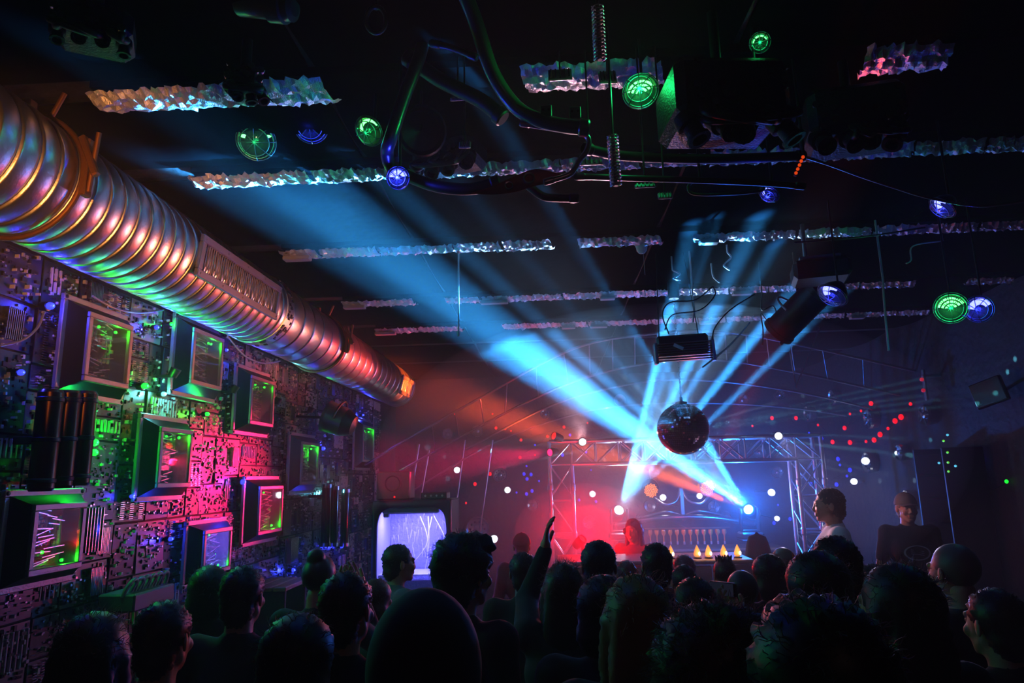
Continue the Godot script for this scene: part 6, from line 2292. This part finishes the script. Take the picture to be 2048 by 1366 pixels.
# a person whose top of head (hair or hat) meets the pixel, standing `tall` metres high on a floor at height `floor_y`
func person(label: String, px: float, py: float, tall: float, yaw: float, hair: String, wear: Color, hair_color := Color(0.05, 0.035, 0.03), pose := "stand", floor_y := 0.0, long_sleeve := true) -> Node3D:
	var extra: float = {"short": 0.008, "shaved": 0.0, "spiky": 0.03, "wavy": 0.04, "long": 0.012, "bob": 0.014, "bun": 0.035, "afro": 0.07, "cap": 0.022, "hood": 0.03}[hair]
	var s := tall / (1.75 + extra)
	var p := on_y(px, py, floor_y + tall)
	var t := thing("person", label, "person", Vector3(p.x, floor_y + 0.004, p.z), Basis(Vector3.UP, yaw).scaled(Vector3.ONE * s), "people of the crowd" if floor_y == 0.0 and pose != "work" else "")
	var skin := mat("skin", Color(0.72, 0.52, 0.42), 0.5)
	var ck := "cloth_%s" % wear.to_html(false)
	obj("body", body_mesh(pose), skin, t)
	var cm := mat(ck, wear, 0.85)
	cm.rim_enabled = true
	cm.rim = 0.4
	obj("shirt" if hair != "hood" else "hooded_jacket", shirt_mesh(pose, long_sleeve, hair == "hood"), cm, t)
	obj("trousers", trouser_mesh(), mat("denim", Color(0.08, 0.09, 0.13), 0.9), t)
	for sg in [-1, 1]:
		var sh := obj("shoe", shoe_mesh(), mat("shoe_black", Color(0.05, 0.05, 0.05), 0.5), t)
		sh.position = Vector3(0.105 * sg, 0, 0)
	if hair == "hood":
		return t
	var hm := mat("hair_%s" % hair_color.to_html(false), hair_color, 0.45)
	hm.rim_enabled = true
	hm.rim = 0.6
	if hair == "cap":
		var under := obj("hair", hair_mesh("short"), hm, t)
		under.position = HEAD
		under.scale = Vector3(0.97, 0.95, 0.97)
		var cp := cap_mesh()
		var c := obj("cap", cp[0], mat("cap_" + wear.to_html(false), hair_color, 0.8), t)
		c.position = HEAD
		obj("cap_brim", cp[1], mat("cap_" + wear.to_html(false)), c)
		return t
	var h := obj("hair", hair_mesh(hair), hm, t)
	h.position = HEAD
	if hair in ["afro", "long", "wavy", "bob", "short", "spiky"]:
		var r := {"afro": [2600, 0.05, Vector3(0.15, 0.14, 0.15), Vector3(0, 0.03, 0.03)], "long": [420, 0.05, Vector3(0.09, 0.095, 0.105), Vector3(0, 0.035, 0.022)], "wavy": [500, 0.04, Vector3(0.11, 0.11, 0.122), Vector3(0, 0.045, 0.025)], "short": [420, 0.02, Vector3(0.086, 0.094, 0.104), Vector3(0, 0.036, 0.022)], "spiky": [300, 0.025, Vector3(0.086, 0.094, 0.104), Vector3(0, 0.036, 0.022)], "bob": [300, 0.04, Vector3(0.098, 0.098, 0.112), Vector3(0, 0.03, 0.02)]}
		var a: Array = r[hair]
		var lm := mat("loose_hair_%s" % hair_color.to_html(false), hair_color.lerp(Color(0.5, 0.35, 0.28), 0.35), 0.4)
		lm.backlight_enabled = true
		lm.backlight = Color(0.6, 0.6, 0.6)
		stuff(obj("loose_hair", strand_mesh(hair, a[0], a[1], a[2], a[3]), lm, h))
	return t

func people() -> void:
	var black := Color(0.05, 0.05, 0.06)
	var navy := Color(0.06, 0.08, 0.16)
	var grey := Color(0.16, 0.16, 0.18)
	var brown := Color(0.16, 0.09, 0.05)
	var blond := Color(0.55, 0.4, 0.22)
	person("tallest person with thick wavy hair and head turned right, in front of the glowing fridge", 925, 1064, 1.98, -0.6, "wavy", black)
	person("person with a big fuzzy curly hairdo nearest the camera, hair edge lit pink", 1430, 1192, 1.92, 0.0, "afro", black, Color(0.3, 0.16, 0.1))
	person("person with long fair hair in the middle of the crowd, behind the fuzzy hairdo", 1270, 1150, 1.9, 0.1, "long", grey, blond)
	person("short-haired person with one ear lit red, just right of the left truss tower", 1196, 1083, 1.86, -0.15, "short", black)
	person("short-haired person beside the performer, dark round head against the red light", 1311, 1088, 1.8, 0.1, "short", navy)
	person("short person with dark bob hair directly in front of the desk lamps", 1367, 1110, 1.56, 0.0, "bob", black)
	person("short person with a smooth head of hair and pink outline below the desk lamps", 1366, 1131, 1.62, 0.1, "short", grey, brown)
	person("short-haired person behind the fuzzy hairdo, holding a phone up", 1389, 1157, 1.76, -0.5, "short", black, brown, "phone")
	person("small person with spiky hair in front of the golden table lamps", 1447, 1112, 1.62, 0.1, "spiky", black, brown)
	person("person with a round shaved head and thin pink outline left of the draped cover", 1482, 1143, 1.7, 0.0, "shaved", grey, brown)
	person("person with dark bob hair in front of the black draped cover", 1535, 1107, 1.72, 0.15, "bob", navy)
	person("large dark-haired head right of centre, below the right truss tower", 1629, 1100, 1.92, 0.2, "bob", black)
	person("dark short-haired person in front of the man in the white shirt", 1667, 1075, 1.92, 0.1, "short", black)
	person("bald person with a glint on the head at the foot of the right truss tower", 1565, 1097, 1.682, 0.2, "shaved", black, Color(0.5, 0.36, 0.3))
	person("short person half hidden under the performer's arm in the red light", 1252, 1122, 1.55, 0.0, "short", grey, brown)
	person("person with a bob between the raised arm and the fair-haired person", 1206, 1148, 1.84, -0.1, "bob", black, brown)
	person("person raising one arm straight up in front of the red haze, long hair edged pink", 1126, 1126, 1.8, -0.05, "long", black, brown, "raised")
	person("person with long dark hair at right whose left outline is lit pink", 1790, 1128, 1.92, 0.35, "long", black)
	person("short-haired person left of the long dark hair at right", 1742, 1131, 1.7, 0.2, "short", black, brown)
	person("person with a shaved head lit at the top edge, far right of the crowd", 1905, 1090, 1.86, 0.3, "shaved", black, Color(0.4, 0.3, 0.25))
	person("person in front of the low blue-topped display case at left", 420, 1130, 1.78, 0.1, "bob", black)
	person("person right of the low blue-topped display case, before the red bench", 487, 1134, 1.84, 0.0, "short", black)
	person("person with hair in a bun holding hands up, left of the fridge", 640, 1100, 1.84, -0.1, "bun", black, brown, "phone")
	person("short-haired person with a pink rim of light in front of the fridge's left edge", 693, 1146, 1.87, -0.2, "short", black, brown)
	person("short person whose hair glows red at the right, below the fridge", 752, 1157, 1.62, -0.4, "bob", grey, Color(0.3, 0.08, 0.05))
	person("person with face turned right and lit red, in front of the fridge glass", 796, 1090, 1.76, -1.0, "short", Color(0.3, 0.3, 0.33), brown)
	person("person in a dark navy hood nearest the camera at lower left centre", 850, 1184, 1.95, 0.1, "hood", navy)
	person("dark head right of the tall wavy hair, below the red cap", 1046, 1106, 1.74, 0.0, "short", black)
	person("person with dark hair low at right centre, next to the fuzzy hairdo", 1625, 1192, 1.98, 0.15, "wavy", black)
	person("dark figure low at the left edge in front of the dim large case", 190, 1225, 1.84, 0.2, "long", black)
	person("dark figure low at left below the looped cables", 330, 1205, 1.8, 0.0, "short", black)
	person("dark figure low at left centre in front of the red bench", 596, 1225, 1.84, 0.0, "bob", black)
	person("dark figure low at the right corner of the crowd", 1985, 1180, 1.76, 0.2, "short", black)
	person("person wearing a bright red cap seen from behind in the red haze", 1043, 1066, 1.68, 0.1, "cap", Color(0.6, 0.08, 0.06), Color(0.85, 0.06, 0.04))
	# the performer behind the desk
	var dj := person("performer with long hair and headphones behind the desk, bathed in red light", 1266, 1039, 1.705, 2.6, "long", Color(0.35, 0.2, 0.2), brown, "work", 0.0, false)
	var hp := MB.new()
	hp.tube(arc(HEAD + Vector3(0, 0.02, 0.01), Vector3(0.095, 0, 0), Vector3(0, 0.115, 0), 0, PI, 16), 0.008, 7)
	var band := obj("headphones", hp, mat("black_plastic"), dj)
	for s in [-1, 1]:
		var e := MB.new()
		e.lathe(Transform3D(Basis(Vector3(0, 0, 1), -s * PI / 2), HEAD + Vector3(s * 0.085, -0.005, 0.01)), PackedVector2Array([Vector2(0.036, 0), Vector2(0.04, 0.01), Vector2(0.036, 0.03), Vector2(0, 0.034)]), 16)
		obj("ear_cup", e, mat("black_plastic"), band)
	# the two men on the podium
	person("man in a white T-shirt standing higher at right, seen in profile facing left", 1657, 978, 1.765, 1.35, "short", Color(0.85, 0.85, 0.87), Color(0.04, 0.03, 0.03), "stand", 0.29, false)
	var man := person("man in a black T-shirt with a pale oval emblem and a cap, facing the camera", 1808, 985, 1.704, PI - 0.15, "cap", black, Color(0.42, 0.38, 0.36), "stand", 0.29, false)
	var logo := MB.new()
	var pale := mat("print_grey", Color(0.72, 0.72, 0.75), 0.8)
	var rows := []
	for k in 2:
		var row := PackedVector3Array()
		for i in 33:
			var a := TAU * i / 32
			var r := 1.0 if k == 0 else 0.86
			var x := cos(a) * 0.105 * r
			var y := sin(a) * 0.062 * r
			row.append(Vector3(x, 1.27 + y, -0.125 - sqrt(maxf(0.0001, 0.0169 - pow(maxf(absf(x) - 0.06, 0.0), 2))) + 0.116 - 0.004))
		rows.append(row)
	logo.grid([rows[1], rows[0]])
	for i in 3:
		logo.tube(curve([Vector3(-0.05, 1.262 + i * 0.016 - 0.012, -0.1435), Vector3(0.0, 1.27 + i * 0.016 - 0.012, -0.1445), Vector3(0.05, 1.275 + i * 0.016 - 0.012, -0.1435)], 5), 0.0025, 4)
	stuff(obj("emblem", logo, pale, man))
	# things held
	var holder: Node3D = get_node("person_007")
	var ph := holder.transform * Vector3(0.02, 1.665, -0.34)
	var t := thing("phone", "small phone with a pale screen held up by the person behind the fuzzy hairdo", "phone", ph, holder.basis.orthonormalized() * Basis(Vector3(0, 0, 1), PI / 2) * Basis(Vector3(1, 0, 0), 1.35))
	var m := MB.new()
	m.cbox(Vector3.ZERO, Vector3(0.062, 0.026, 0.13).rotated(Vector3.RIGHT, 0.0), 0.005)
	obj("case", m, mat("black_plastic"), t)
	m = MB.new()
	m.box(Vector3(0, 0.0135, 0), Vector3(0.056, 0.001, 0.116))
	obj("screen", m, mat("phone_screen", Color(0.16, 0.17, 0.24), 0.3, 0.0, 0.3), t)
